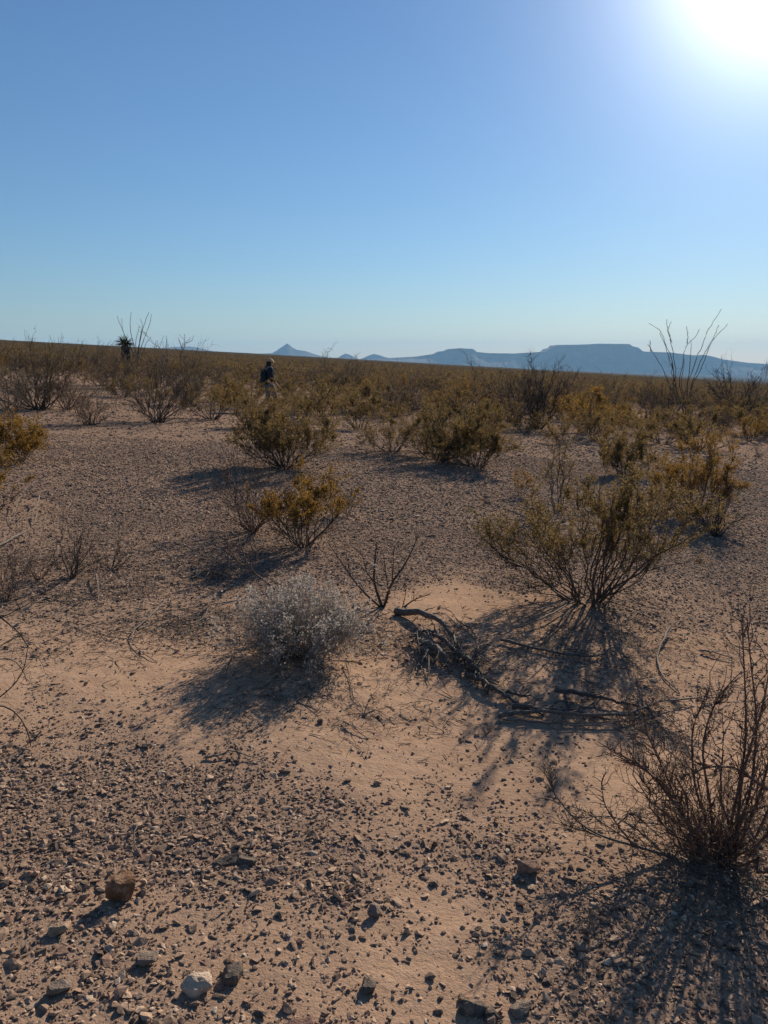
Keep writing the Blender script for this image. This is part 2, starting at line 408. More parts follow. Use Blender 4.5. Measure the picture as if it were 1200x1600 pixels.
def instancer(name, pts, rot, scl, idx, protos, parent=None):
    me = bpy.data.meshes.new(name); me.vertices.add(len(pts)); me.vertices.foreach_set('co', np.asarray(pts, np.float32).ravel())
    for nm, ty, key, v in (('rot', 'FLOAT_VECTOR', 'vector', rot), ('scl', 'FLOAT_VECTOR', 'vector', scl)):
        a = me.attributes.new(nm, ty, 'POINT'); a.data.foreach_set(key, np.asarray(v, np.float32).ravel())
    a = me.attributes.new('idx', 'INT', 'POINT'); a.data.foreach_set('value', np.asarray(idx, np.int32))
    me.update()
    o = link(name, me, parent)
    ng = bpy.data.node_groups.new(name+'_nodes', 'GeometryNodeTree')
    ng.interface.new_socket('Geometry', in_out='INPUT', socket_type='NodeSocketGeometry')
    ng.interface.new_socket('Geometry', in_out='OUTPUT', socket_type='NodeSocketGeometry')
    gi = ng.nodes.new('NodeGroupInput'); go = ng.nodes.new('NodeGroupOutput')
    ip = ng.nodes.new('GeometryNodeInstanceOnPoints'); jn = ng.nodes.new('GeometryNodeJoinGeometry')
    for p in protos:
        oi = ng.nodes.new('GeometryNodeObjectInfo'); oi.inputs['Object'].default_value = p; oi.inputs['As Instance'].default_value = True
        ng.links.new(oi.outputs['Geometry'], jn.inputs[0])
    def na(nm, ty):
        n = ng.nodes.new('GeometryNodeInputNamedAttribute'); n.data_type = ty; n.inputs['Name'].default_value = nm; return n.outputs[0]
    ng.links.new(gi.outputs[0], ip.inputs['Points']); ng.links.new(jn.outputs[0], ip.inputs['Instance'])
    ip.inputs['Pick Instance'].default_value = True
    ng.links.new(na('idx', 'INT'), ip.inputs['Instance Index'])
    ng.links.new(na('rot', 'FLOAT_VECTOR'), ip.inputs['Rotation']); ng.links.new(na('scl', 'FLOAT_VECTOR'), ip.inputs['Scale'])
    ng.links.new(ip.outputs[0], go.inputs[0])
    md = o.modifiers.new('scatter', 'NODES'); md.node_group = ng
    return o

def scatter_gravel():
    rg = rng_of(7)
    P = []; S = []
    def band(y0, y1, dens, smin, smed, sig, smax, floor=0.045, half=0.62, pad=2.3):
        # points over the wedge of ground between y0 and y1, thinned by the gravel cover
        w1 = y1*half+pad
        n = int(dens*(y1-y0)*2*w1)
        x = rg.uniform(-w1, w1, n); y = rg.uniform(y0, y1, n)
        ok = np.abs(x) < y*half+pad; x, y = x[ok], y[ok]
        g = gravel_cover(x, y)
        keep = rg.random(len(x)) < np.maximum(g, floor)**1.45
        x, y = x[keep], y[keep]
        s = np.clip(smed*np.exp(rg.normal(0, sig, len(x))), smin, smax)
        P.append(np.stack((x, y), 1)); S.append(s)
    band(1.0, 2.4, 13500, .004, .0100, .45, .03)
    band(1.0, 2.4, 2700, .014, .021, .42, .055)
    band(2.4, 4.2, 13000, .0055, .011, .42, .035)
    band(2.4, 4.2, 1300, .016, .023, .34, .05)
    band(4.2, 7.5, 4600, .009, .015, .35, .04, .03)
    band(4.2, 7.5, 160, .02, .030, .3, .06)
    band(7.5, 14, 1700, .014, .023, .35, .05, .02)
    band(7.5, 14, 40, .03, .042, .3, .09, .02)
    band(14, 30, 260, .028, .040, .35, .10, .1)
    P = np.concatenate(P); S = np.concatenate(S)
    z = ground_z(P[:, 0], P[:, 1])
    n = len(P)
    scl = S[:, None]*np.stack((rg.uniform(.85, 1.35, n), rg.uniform(.75, 1.1, n), rg.uniform(.7, 1.15, n)), 1)
    pts = np.column_stack((P, z + scl[:, 2]*rg.uniform(-.04, .16, n)))
    rot = np.stack((rg.normal(0, .28, n), rg.normal(0, .28, n), rg.uniform(0, 6.283, n)), 1)
    idx = rg.integers(0, len(STONE_ME), n)
    px, py = to_px(pts.T)
    big = S*FPX/np.hypot(P[:, 0], P[:, 1])
    big = np.where((px > 5) & (px < 1195) & (py < 1590), big, 0)
    hero = np.argsort(-big)[:292]
    for i in hero:
        o = link('stone', STONE_ME[idx[i]], GROUND)
        o.location = pts[i]; o.rotation_euler = rot[i]; o.scale = scl[i]
    m = np.ones(n, bool); m[hero] = False
    protos = [bpy.data.objects.new('stone_shape', me) for me in STONE_ME]
    g = instancer('gravel', pts[m], rot[m], scl[m], idx[m], protos, GROUND)
    tag(g, 'dark and tan gravel chips covering the ground', kind='stuff')
    print('gravel', n)
scatter_gravel()

# ------------------------------------------------------------------ plants: vectorised branch growing
UP = np.array((0, 0, 1.0))
def unit(v): return v/np.maximum(np.linalg.norm(v, axis=-1, keepdims=True), 1e-9)
class Geo:
    def __init__(s): s.v = []; s.q = []; s.n = 0
    def add(s, v, q):
        v = v.reshape(-1, 3); s.v.append(v); s.q.append(q.reshape(-1, 4)+s.n); s.n += len(v)
    def tubes(s, P, r0, r1, sides=3):
        P = np.asarray(P, float); n, k, _ = P.shape
        T = unit(np.gradient(P, axis=1))
        a = np.where(np.abs(T[..., 2:3]) > 0.9, np.array((1.0, 0, 0)), UP)
        U = unit(np.cross(T, a)); W = np.cross(T, U)
        r0 = np.broadcast_to(np.asarray(r0, float), (n,)); r1 = np.broadcast_to(np.asarray(r1, float), (n,))
        r = r0[:, None] + (r1-r0)[:, None]*np.linspace(0, 1, k)[None, :]
        an = np.arange(sides)*2*math.pi/sides
        V = P[:, :, None, :] + r[:, :, None, None]*(np.cos(an)[None, None, :, None]*U[:, :, None, :] + np.sin(an)[None, None, :, None]*W[:, :, None, :])
        base = (np.arange(n)*k*sides)[:, None, None]; i = np.arange(k-1)[None, :, None]; j = np.arange(sides)[None, None, :]; j2 = (j+1) % sides
        Q = np.stack((base+i*sides+j, base+i*sides+j2, base+(i+1)*sides+j2, base+(i+1)*sides+j), -1)
        s.add(V, Q); return s
    def leaves(s, C, D, size, rg, wid=0.45):
        # small lens-shaped quads at C, pointing along D
        n = len(C); size = np.broadcast_to(np.asarray(size, float), (n,))[:, None]
        D = unit(D); X = unit(np.cross(D, unit(rg.normal(size=(n, 3)))))
        V = np.stack((C, C+D*size*0.5+X*size*wid*.5, C+D*size, C+D*size*0.5-X*size*wid*.5), 1)
        s.add(V, np.arange(n*4)); return s
    def mesh(s, name, mat, smooth_shade=True):
        return mesh_arrays(name, np.concatenate(s.v), np.concatenate(s.q), None, (mat,), smooth_shade)

def shoots(start, d, L, k, rg, lift=0.0, wob=0.05):
    n = len(start); t = np.linspace(0, 1, k)[None, :, None]; L = np.broadcast_to(np.asarray(L, float), (n,))[:, None, None]
    j = np.cumsum(rg.normal(0, 1, (n, k, 3)), 1)*wob/math.sqrt(k); j -= j[:, :1]
    lift = np.broadcast_to(np.asarray(lift, float), (n,))[:, None, None]
    return start[:, None, :] + unit(d)[:, None, :]*L*t + UP*lift*L*t*t + j*L
def fork(P, n, t0, t1, spread, up, rg):
    m, k, _ = P.shape; i = rg.integers(0, m, n); t = rg.uniform(t0, t1, n)*(k-1)
    a = np.minimum(t.astype(int), k-2); f = (t-a)[:, None]
    s = P[i, a]*(1-f)+P[i, a+1]*f; T = unit(P[i, a+1]-P[i, a])
    d = unit(T + unit(rg.normal(size=(n, 3)))*spread + UP*up)
    return s, d, i, t/(k-1)

def creosote(seed, H, W, stems=18, k1=6, k2=5, leaf=0.012, leaves=9000, lo=0.42, thick=1.0, sparse=0.0, tall=None):
    """bush of many bare stems fanning from one root, leafy towards the tips"""
    rg = rng_of(seed); R_ = W/2
    g = Geo(); lf = Geo()
    az = rg.uniform(0, 2*math.pi, stems)+np.arange(stems)*2.4
    skew = rg.uniform(.0, .6); skew_dir = rg.uniform(0, 6.28)
    u = rg.uniform(0.02, 1.0, stems)**.42*(1-.25*skew*np.cos(az-skew_dir))
    tx = np.cos(az)*R_*u*rg.uniform(.8, 1.1, stems); ty = np.sin(az)*R_*u*rg.uniform(.8, 1.1, stems)
    tz = H*np.sqrt(np.maximum(1.0-0.80*u*u, 0.06))*rg.uniform(.6, .94, stems)
    tip = np.stack((tx, ty, tz), 1)
    st = np.stack((np.cos(az), np.sin(az), np.zeros(stems)), 1)*rg.uniform(0.01, 0.07, (stems, 1))*W
    L = np.linalg.norm(tip-st, axis=1)
    d0 = unit(tip-st); lift = rg.uniform(.05, .22, stems)
    P0 = shoots(st, d0-UP*lift[:, None]*0.9, L, 9, rg, lift, 0.09)
    r0 = 0.0085*thick*H*rg.uniform(.7, 1.3, stems)
    g.tubes(P0, r0, r0*0.22, 5)
    n1 = stems*k1
    s, d, i, t = fork(P0, n1, .28, .97, .75, .15, rg)
    L1 = L[i]*rg.uniform(.18, .46, n1)*(1.2-t*0.6)
    P1 = shoots(s, d, L1, 6, rg, .10, .10); g.tubes(P1, r0[i]*.45, r0[i]*.14, 3)
    n2 = n1*k2
    s2, d2, i2, t2 = fork(P1, n2, .2, 1.0, .95, .12, rg)
    L2 = L1[i2]*rg.uniform(.3, .75, n2)
    P2 = shoots(s2, d2, L2, 4, rg, .05, .12); g.tubes(P2, 0.0022*H*thick, 0.0011*H*thick, 3)
    # leaves in clumps along the outer twigs
    wz = np.clip((P2[:, -1, 2]/H-lo)*3.2, 0.015, 1)
    pc = rg.random(n2)*0.8+0.2; wz = wz*pc
    pick = rg.choice(n2, leaves, p=wz/wz.sum()); tt = rg.uniform(.15, 1.05, leaves)*3
    a = np.clip(tt.astype(int), 0, 2); f = (tt-a)[:, None]
    C = P2[pick, a]*(1-f)+P2[pick, a+1]*f + rg.normal(0, leaf*0.6, (leaves, 3))
    D = unit(P2[pick, 3]-P2[pick, 0])*0.6+unit(rg.normal(size=(leaves, 3)))
    lf.leaves(C, D, leaf*rg.uniform(.6, 1.3, leaves), rg, 0.55)
    return g, lf

def bareshrub(seed, H, W, stems=12, k1=5, k2=4, k3=0, thick=1.0, wob=0.12, upness=0.25, flat=0.7):
    rg = rng_of(seed); g = Geo(); R_ = W/2
    az = rg.uniform(0, 2*math.pi, stems)+np.arange(stems)*2.4
    u = np.sqrt(rg.uniform(0.03, 1.0, stems))
    tip = np.stack((np.cos(az)*R_*u, np.sin(az)*R_*u, H*np.sqrt(np.maximum(1.02-flat*u*u, .08))*rg.uniform(.65, 1.02, stems)), 1)
    st = np.stack((np.cos(az), np.sin(az), np.zeros(stems)), 1)*rg.uniform(0.0, 0.05, (stems, 1))*W
    L = np.linalg.norm(tip-st, axis=1); lift = rg.uniform(0, .2, stems)
    P0 = shoots(st, unit(tip-st)-UP*lift[:, None]*.9, L, 9, rg, lift, wob)
    r0 = 0.010*thick*H*rg.uniform(.6, 1.3, stems); g.tubes(P0, r0, r0*.2, 5)
    s, d, i, t = fork(P0, stems*k1, .2, .98, .7, upness, rg); L1 = L[i]*rg.uniform(.18, .48, len(i))
    P1 = shoots(s, d, L1, 6, rg, .08, wob*1.2); g.tubes(P1, r0[i]*.42, r0[i]*.13, 3)
    s2, d2, i2, t2 = fork(P1, stems*k1*k2, .15, 1.0, .9, upness*.7, rg); L2 = L1[i2]*rg.uniform(.2, .55, len(i2))
    P2 = shoots(s2, d2, L2, 4, rg, .05, wob*1.4); g.tubes(P2, .0026*H*thick, .0011*H*thick, 3)
    if k3:
        s3, d3, i3, t3 = fork(P2, len(i2)*k3, .1, 1.0, 1.1, .1, rg); P3 = shoots(s3, d3, L2[i3]*rg.uniform(.2, .5, len(i3)), 3, rg, 0, .1)
        g.tubes(P3, .0018*H*thick, .0009*H*thick, 3)
        return g, P3
    return g, P2

def spot(px, py): return at_ground(px, py)
def metres(px, py, npx):
    """how many metres npx photograph pixels are at the ground point seen at (px, py)"""
    p = at_ground(px, py); dep = p[1]*CP-(p[2]-CZ)*SP
    return npx*dep/FPX
def height_to(px, py, top):
    p = at_ground(px, py); q = at_depth(px, top, p[1]); return q[2]-p[2]

def plant_obj(name, loc, label, cat, group, parts, rz=0.0):
    e = empty(name, loc, label, cat, group, rz)
    for nm, me in parts:
        o = link(nm, me, e)
        if nm in ('spines', 'foliage', 'seed_heads'): o['kind'] = 'stuff'
    return e

LANDS = []   # (x, y, radius) kept clear of random bushes
def put_creosote(px, py, top, wpx, seed, label, leafm='leaf', stems=18, leaves=9000, leaf=0.012, k1=6, k2=5, lo=.42, thick=1.0, off=0, group='creosote bushes', sink=0.02):
    p = spot(px, py); H = height_to(px, py, top); W = metres(px, py, wpx)
    g, lf = creosote(seed, H, W, stems, k1, k2, leaf, leaves, lo, thick)
    LANDS.append((p[0], p[1], W*0.5))
    return plant_obj('creosote_bush', (p[0], p[1], p[2]-sink*H), label, 'bush', group, [('branches', g.mesh('creosote_branches', M['twig'])), ('foliage', lf.mesh('creosote_foliage', M[leafm], False))])

# ---- the near bushes, one by one
put_creosote(920, 940, 700, 350, 1, 'large olive creosote bush on the sandy rise behind the fallen branches', stems=30, leaves=36000, leaf=.013, k1=8, k2=6, lo=.30, thick=.8)
put_creosote(445, 731, 606, 170, 2, 'dense green creosote bush in front of the walking person', stems=34, leaves=34000, leaf=.021, k1=8, lo=.14)
put_creosote(474, 854, 722, 150, 3, 'small ochre creosote bush beside the bare reddish shrub', 'ochre', stems=22, leaves=17000, leaf=.0145, k1=7, lo=.36)
put_creosote(683, 720, 626, 170, 4, 'middle bush of the creosote clump right of centre', stems=30, leaves=24000, leaf=.021, k1=8, lo=.10)
put_creosote(745, 730, 638, 160, 5, 'rightmost bush of the creosote clump right of centre', stems=28, leaves=24000, leaf=.021, k1=8, lo=.10)
put_creosote(612, 706, 636, 115, 6, 'leftmost, thinner bush of the creosote clump right of centre', 'leaf', stems=22, leaves=7000, leaf=.021, lo=.08)
put_creosote(1085, 805, 695, 145, 7, 'dense ochre creosote bush standing right of the large creosote', 'ochre', stems=28, leaves=22000, leaf=.017, k1=7, lo=.22)
put_creosote(812, 775, 733, 44, 8, 'knee-high ochre creosote sprig above the large creosote bush', 'ochre', stems=9, leaves=1500, leaf=.014, lo=.25)
put_creosote(868, 800, 668, 48, 9, 'thin upright creosote sprig behind the large creosote bush', 'leaf', stems=6, leaves=1500, leaf=.016, lo=.3)
put_creosote(975, 742, 652, 110, 10, 'olive creosote bush directly above the large creosote bush', stems=24, leaves=16000, leaf=.021, lo=.10)
put_creosote(30, 722, 640, 105, 11, 'ochre creosote bush at the left edge by the gravel flat', 'ochre', stems=24, leaves=16000, leaf=.021, lo=.12)
put_creosote(-12, 800, 690, 95, 12, 'ochre creosote bush cut off by the left edge of the picture', 'ochre', stems=14, leaves=4500, leaf=.018, lo=.3)
put_creosote(545, 805, 758, 40, 13, 'tiny grey-brown sprig right of the small ochre creosote', 'brownleaf', stems=10, leaves=1300, leaf=.012, lo=.15)

def put_bare(px, py, top, wpx, seed, label, mat='twig', name='bare_shrub', stems=12, k1=5, k2=4, k3=0, thick=1.0, wob=.12, upness=.25, flat=.7, cat='shrub', group='leafless shrubs', leafs=None):
    p = spot(px, py); H = height_to(px, py, top); W = metres(px, py, wpx)
    g, tw = bareshrub(seed, H, W, stems, k1, k2, k3, thick, wob, upness, flat)
    parts = [('branches', g.mesh('shrub_branches', M[mat]))]
    if leafs:
        n, size, lm, wid = leafs; rg = rng_of(seed+900); lf = Geo()
        i = rg.integers(0, len(tw), n); t = rg.uniform(.2, 1.0, n); k = tw.shape[1]
        a = np.minimum((t*(k-1)).astype(int), k-2)
        lf.leaves(tw[i, a]+rg.normal(0, size*.4, (n, 3)), rg.normal(size=(n, 3))+UP*.4, size*rg.uniform(.6, 1.3, n), rg, wid)
        parts.append(('foliage', lf.mesh('shrub_foliage', M[lm], False)))
    LANDS.append((p[0], p[1], W*.5))
    return plant_obj(name, (p[0], p[1], p[2]-.015*H), label, cat, group, parts)

put_bare(396, 830, 728, 140, 31, 'bare reddish twiggy shrub left of the small ochre creosote', 'redtwig', stems=30, k1=7, k2=5, flat=.75)
put_bare(112, 902, 806, 135, 32, 'leafless upright twig shrub on the left, taller of the pair', 'twig', stems=15, k1=5, k2=4, flat=.9, thick=.9)
put_bare(172, 890, 822, 150, 33, 'leafless low twig shrub on the left with a long branch leaning right', 'darktwig', stems=15, k1=5, k2=4, flat=.95, thick=.9)
put_bare(1118, 838, 762, 100, 34, 'dark bare twig shrub below the ochre creosote on the right', 'darktwig', stems=24, k1=6, k2=5)
put_bare(1143, 705, 672, 46, 35, 'small bare tuft of twigs near the right edge', 'redtwig', stems=16, k1=5, k2=3, flat=.6)
put_bare(1186, 714, 686, 50, 36, 'low grey tuft of twigs at the right edge', 'greytwig', stems=18, k1=5, k2=3)
put_bare(140, 664, 604, 95, 37, 'brown twiggy bush with pale stems on the left gravel flat', 'redtwig', stems=24, k1=7, k2=4, leafs=(2200, .02, 'brownleaf', .5))
put_bare(246, 660, 556, 150, 38, 'tall brown leafless bush below the left ocotillo', 'twig', stems=30, k1=8, k2=5, thick=.8, leafs=(3000, .022, 'brownleaf', .5))
put_bare(62, 640, 548, 160, 39, 'wide dark mesquite bush on the far left', 'darktwig', stems=30, k1=9, k2=6, leafs=(5000, .03, 'brownleaf', .5))
put_bare(838, 670, 579, 125, 40, 'dark leafless mesquite standing below the mesa', 'darktwig', stems=26, k1=8, k2=6, thick=1.1)
put_bare(1148, 655, 574, 105, 41, 'dark leafless mesquite right of the tall ocotillo', 'darktwig', stems=26, k1=8, k2=6, thick=1.0)
put_bare(915, 1460, 1405, 40, 42, 'little grey dried sprig between gravel in the foreground', 'greytwig', stems=16, k1=5, k2=3)
put_bare(760, 1148, 1120, 34, 43, 'tiny dry sprig on the sand below the fallen branches', 'twig', stems=12, k1=4, k2=3)

# ---- silver-grey dome bush in the middle
def silver_bush():
    p = spot(470, 1024); H = .33; W = metres(470, 1024, 208)
    rg = rng_of(55); g, tw = bareshrub(55, H, W, 210, 7, 6, 2, .60, .10, .25, .90)
    lf = Geo(); zz = tw[:, -1, 2]/H; rr = np.hypot(tw[:, -1, 0], tw[:, -1, 1])/(W/2)
    w = np.clip(zz*1.0+rr*.6-.42, .03, 1)**1.3; w /= w.sum()
    cl = vnoise(tw[:, -1, 0]*14+3, tw[:, -1, 1]*14+tw[:, -1, 2]*9, 5); w = w*np.clip((cl-.24)*3, .08, 1)**1.4; w /= w.sum()
    n = 14000; i = rg.choice(len(tw), n, p=w); C = tw[i, -1]+rg.normal(0, .006, (n, 3))
    lf.leaves(C, rg.normal(size=(n, 3))+UP*.7, .0105*rg.uniform(.5, 1.5, n), rg, .8)
    parts = [('branches', g.mesh('silver_branches', M['greytwig'])), ('seed_heads', lf.mesh('silver_heads', M['silver'], False))]
    LANDS.append((p[0], p[1], W/2))
    plant_obj('silver_bush', (p[0], p[1], p[2]-.01), 'rounded silver-grey dried bush casting a shadow on the sand', 'bush', None, parts)
silver_bush()

# ---- bare stem plant traced from its stems
def poly(pts, k):
    pts = np.asarray(pts, float); d = np.r_[0, np.cumsum(np.linalg.norm(np.diff(pts, axis=0), axis=1))]; t = np.linspace(0, d[-1], k)
    # smooth through the points
    out = np.stack([np.interp(t, d, pts[:, c]) for c in range(3)], 1)
    for _ in range(2): out[1:-1] = .25*out[:-2]+.5*out[1:-1]+.25*out[2:]
    return out
def traced(root_px, lines, seed, spread=.18):
    """stems given as photograph outlines, each with its own lean towards or away from the viewer"""
    rg = rng_of(seed); p = at_ground(*root_px); res = []
    for ln in lines:
        lean = rg.uniform(-spread, spread); n = len(ln); pts = []
        for q, (a, b) in enumerate(ln): pts.append(at_depth(a, b, p[1]+lean*q/(n-1))-p)
        res.append(np.array(pts))
    return p, res
def stem_plant():
    L = [[(597,946),(590,925),(583,905),(586,872),(588,845)], [(596,947),(570,925),(548,898),(530,870),(512,845)], [(600,945),(612,905),(628,888),(642,862),(652,838)],
         [(606,912),(602,890),(600,865)], [(613,904),(614,880),(616,850)], [(583,905),(572,890),(566,862)], [(598,955),(625,950),(650,932),(672,926)], [(628,950),(634,925),(632,905)], [(548,898),(545,880),(541,865)], [(600,948),(607,930),(606,915)], [(574,928),(566,915),(560,902)]]
    p, res = traced((597, 948), L, 71, .22)
    g = Geo(); rg = rng_of(72)
    for ln, r in zip(res, (.012, .009, .010, .005, .005, .006, .008, .004, .004, .005, .004)):
        P = poly(ln, 12)[None]; g.tubes(P, r, r*.3, 6)
        s, d, i, t = fork(P, 9, .25, 1, .7, .3, rg); g.tubes(shoots(s, d, rg.uniform(.03, .10, 9), 5, rg, .1, .12), r*.3, .0008, 3)
    plant_obj('stem_plant', p-np.array((0, 0, .012)), 'leafless grey stem plant growing beside the silver-grey bush', 'shrub', None, [('stems', g.mesh('stems', M['twig']))])
stem_plant()

# ---- thorny bush in the right foreground
def thorn_bush():
    p = spot(1118, 1345); rg = rng_of(81)
    H = .62; W = .62
    g, tw = bareshrub(82, H, W, 15, 6, 4, 1, .75, .18, .3, .7)
    dens, _ = bareshrub(83, .30, .44, 40, 6, 5, 2, 1.1, .2, .2, .8)
    g.v += dens.v; g.q += [q+g.n for q in dens.q]; g.n += dens.n
    lines = [[(1130,1330),(1150,1250),(1168,1150),(1165,1060),(1160,960)], [(1140,1330),(1175,1230),(1185,1120),(1172,1010),(1168,955)], [(1120,1335),(1110,1240),(1095,1160),(1118,1080),(1160,1040)],
             [(1150,1330),(1190,1230),(1215,1130),(1225,1020)], [(1110,1330),(1050,1240),(1010,1190),(960,1165),(935,1150)], [(1100,1330),(1070,1270),(1040,1200),(1005,1125)],
             [(1170,1330),(1230,1260),(1280,1150)], [(1200,1225),(1150,1190),(1110,1188),(1070,1203)], [(1105,1330),(1040,1215),(985,1180),(945,1165)], [(1125,1330),(1085,1220),(1080,1130),(1105,1075)], [(1150,1330),(1160,1200),(1195,1090),(1210,990)]]
    _, res = traced((1118, 1345), lines, 84, .16)
    for ln in res:
        P = poly(ln, 16)[None]; g.tubes(P, .0062, .0016, 5)
        s, d, i, t = fork(P, 34, .15, 1, .9, .25, rg); Q = shoots(s, d, rg.uniform(.03, .13, 34), 5, rg, .05, .2); g.tubes(Q, .0022, .0009, 3)
        s, d, i, t = fork(Q, 110, .1, 1, 1.2, .1, rg); g.tubes(shoots(s, d, rg.uniform(.008, .03, 110), 3, rg, 0, .1), .0011, .0005, 3)
    # long low bough reaching left over the sand
    low = [[(1085,1340),(1040,1328),(990,1312),(940,1300),(905,1280),(870,1240),(850,1195)], [(990,1312),(965,1280),(945,1250),(940,1215)], [(940,1300),(915,1290),(880,1280)], [(1000,1315),(960,1290),(910,1255),(868,1245)], [(1040,1328),(1000,1290),(960,1265),(900,1270)], [(965,1280),(985,1262),(1000,1268)], [(870,1240),(862,1215),(856,1190)]]
    _, res = traced((1118, 1345), low, 86, .12)
    g2 = Geo()
    for n, ln in enumerate(res):
        P = poly(ln, 16)[None]; r = .0072 if n == 0 else .0032; g2.tubes(P, r, .0013, 5)
        s, d, i, t = fork(P, 26, .1, 1, .9, .15, rg); Q = shoots(s, d, rg.uniform(.025, .09, 26), 4, rg, .05, .25); g2.tubes(Q, .0017, .0007, 3)
        s, d, i, t = fork(Q, 46, .1, 1, 1.2, .1, rg); g2.tubes(shoots(s, d, rg.uniform(.008, .025, 46), 3, rg, 0, .1), .0009, .0005, 3)
    lf = Geo(); n = 1500; i = rg.integers(0, len(tw), n)
    lf.leaves(tw[i, -1]+rg.normal(0, .008, (n, 3)), rg.normal(size=(n, 3))+UP*.3, .008*rg.uniform(.6, 1.3, n), rg, .4)
    LANDS.append((p[0], p[1], .5))
    plant_obj('thorn_bush', p-np.array((0, 0, .02)), 'tangled brown thorn bush at the right edge of the foreground', 'bush', None,
              [('branches', g.mesh('thorn_branches', M['redtwig'])), ('low_bough', g2.mesh('low_bough', M['deadwood'])), ('foliage', lf.mesh('thorn_foliage', M['brownleaf'], False))])
thorn_bush()

# ---- shrub just outside the left edge that reaches in
def edge_shrub():
    lines = [[(-70,1150),(-40,1110),(0,1092),(28,1108),(46,1140),(52,1180),(36,1240)], [(-70,1150),(-30,1040),(10,1018),(34,1036),(42,1062)], [(-70,1150),(-20,1100),(20,1070),(38,1045),(44,1000)], [(-70,1150),(-60,1000),(0,960),(40,945),(70,920)],
             [(-70,1150),(-50,1060),(-10,1010),(30,990)], [(0,960),(30,985),(45,1010)], [(46,1140),(55,1150),(64,1138)], [(-70,1150),(-110,1050),(-120,960)], [(-70,1150),(-150,1080),(-180,1000)]]
    p, res = traced((-70, 1150), lines, 91, .15); g = Geo(); rg = rng_of(92)
    for ln in res:
        P = poly(ln, 16)[None]; g.tubes(P, .0045, .0013, 5)
        s, d, i, t = fork(P, 9, .2, 1, .9, .1, rg); g.tubes(shoots(s, d, rg.uniform(.03, .14, 9), 6, rg, 0, .2), .0016, .0007, 3)
    plant_obj('edge_shrub', p-np.array((0, 0, .01)), 'thin curved dark twigs reaching in from the left edge', 'shrub', None, [('branches', g.mesh('edge_branches', M['darktwig']))])
edge_shrub()

# ---- young ocotillo canes leaning over near the bare shrub
def leaning_canes():
    lines = [[(436,924),(418,908),(396,893),(370,874),(348,856),(330,832)], [(396,893),(384,872),(376,850),(370,828)], [(372,876),(356,852),(350,832)], [(400,896),(390,880),(396,856),(384,836)]]
    p, res = traced((436, 924), lines, 95, .2); g = Geo(); th = Geo(); rg = rng_of(96)
    for n, ln in enumerate(res):
        P = poly(ln, 18)[None]; g.tubes(P, .0075 if n == 0 else .005, .002, 6)
        s, d, i, t = fork(P, 90, .03, 1, 3.0, .2, rg); th.tubes(shoots(s, d, rg.uniform(.012, .026, 90), 2, rg, 0, 0), .0016, .0004, 3)
    plant_obj('ocotillo_cane', p-np.array((0, 0, .01)), 'spiny reddish ocotillo canes arching low left of the silver-grey bush', 'ocotillo', None, [('canes', g.mesh('canes', M['redtwig'])), ('spines', th.mesh('spines', M['deadwood']))])
leaning_canes()

# ---- ocotillos and yucca on the skyline
def ocotillo(root, lines, label, seed, rad, spread=1.2, name='ocotillo'):
    p, res = traced(root, lines, seed, spread); g = Geo(); th = Geo(); rg = rng_of(seed+1)
    for ln in res:
        k = 26; P = poly(ln, k); P[1:-1] += rg.normal(0, .012, (k-2, 3)); P = P[None]
        L = np.linalg.norm(ln[-1]-ln[0]); g.tubes(P, rad*(.6+.4*min(L/3, 1)), rad*.35, 5)
        n = int(70*L/3)+6; s, d, i, t = fork(P, n, .05, 1, 3.0, .2, rg); th.tubes(shoots(s, d, rg.uniform(.03, .06, n), 2, rg, 0, 0), .004, .0012, 3)
    LANDS.append((p[0], p[1], .8))
    return plant_obj(name, p-np.array((0, 0, .05)), label, 'ocotillo', 'ocotillos on the plain', [('canes', g.mesh('canes', M['ocotillo'])), ('spines', th.mesh('spines', M['ocotillo']))])
b = (1074, 655)
ocotillo(b, [[b,(1052,610),(1054,585),(1050,556),(1038,535),(1036,518),(1028,510),(1014,503)], [b,(1056,610),(1053,575),(1042,548),(1037,530),(1031,518)], [b,(1055,600),(1056,570),(1050,540),(1046,520),(1041,505),(1042,497)], [(1050,533),(1043,515),(1049,500)],
  [b,(1060,590),(1068,570),(1068,548),(1076,532),(1086,525),(1092,518),(1093,512)], [(1074,535),(1075,520),(1073,508)], [b,(1064,595),(1068,575),(1069,558)], [b,(1074,600),(1078,570),(1080,545),(1080,530)], [b,(1074,597),(1083,575),(1090,552),(1100,532),(1105,515),(1116,500),(1127,481)],
  [b,(1080,600),(1090,575),(1100,550),(1110,535),(1118,518),(1124,506)], [b,(1082,598),(1096,575),(1103,555),(1108,538),(1120,522),(1137,504)], [b,(1042,592),(1034,570),(1022,550),(1012,536)], [(1018,548),(1016,540),(1016,530)]],
  'tall many-armed leafless ocotillo against the mesa on the right', 201, .021)
b = (214, 577)
ocotillo(b, [[b,(212,556),(197,527),(187,505),(183,492)], [b,(213,550),(204,520),(203,500),(205,486)], [b,(216,548),(221,520),(227,500),(233,486)], [b,(217,552),(226,525),(233,508),(237,490)], [b,(215,552),(219,525),(223,505),(219,497)], [b,(212,552),(212,530),(218,508)], [b,(210,555),(191,515),(190,496)], [b,(220,560),(228,535),(236,525)]],
  'leafless ocotillo with upright canes beside the yucca', 211, .036, 2.0)
b = (262, 584)
ocotillo(b, [[b,(247,560),(243,532)], [b,(250,558),(246,530)], [b,(255,556),(255,533)], [b,(260,556),(260,528)], [b,(262,555),(260,523)], [b,(265,556),(263,536)], [b,(258,556),(241,540)]], 'small upright ocotillo right of the yucca on the skyline', 213, .026, 1.5)
b = (280, 580)
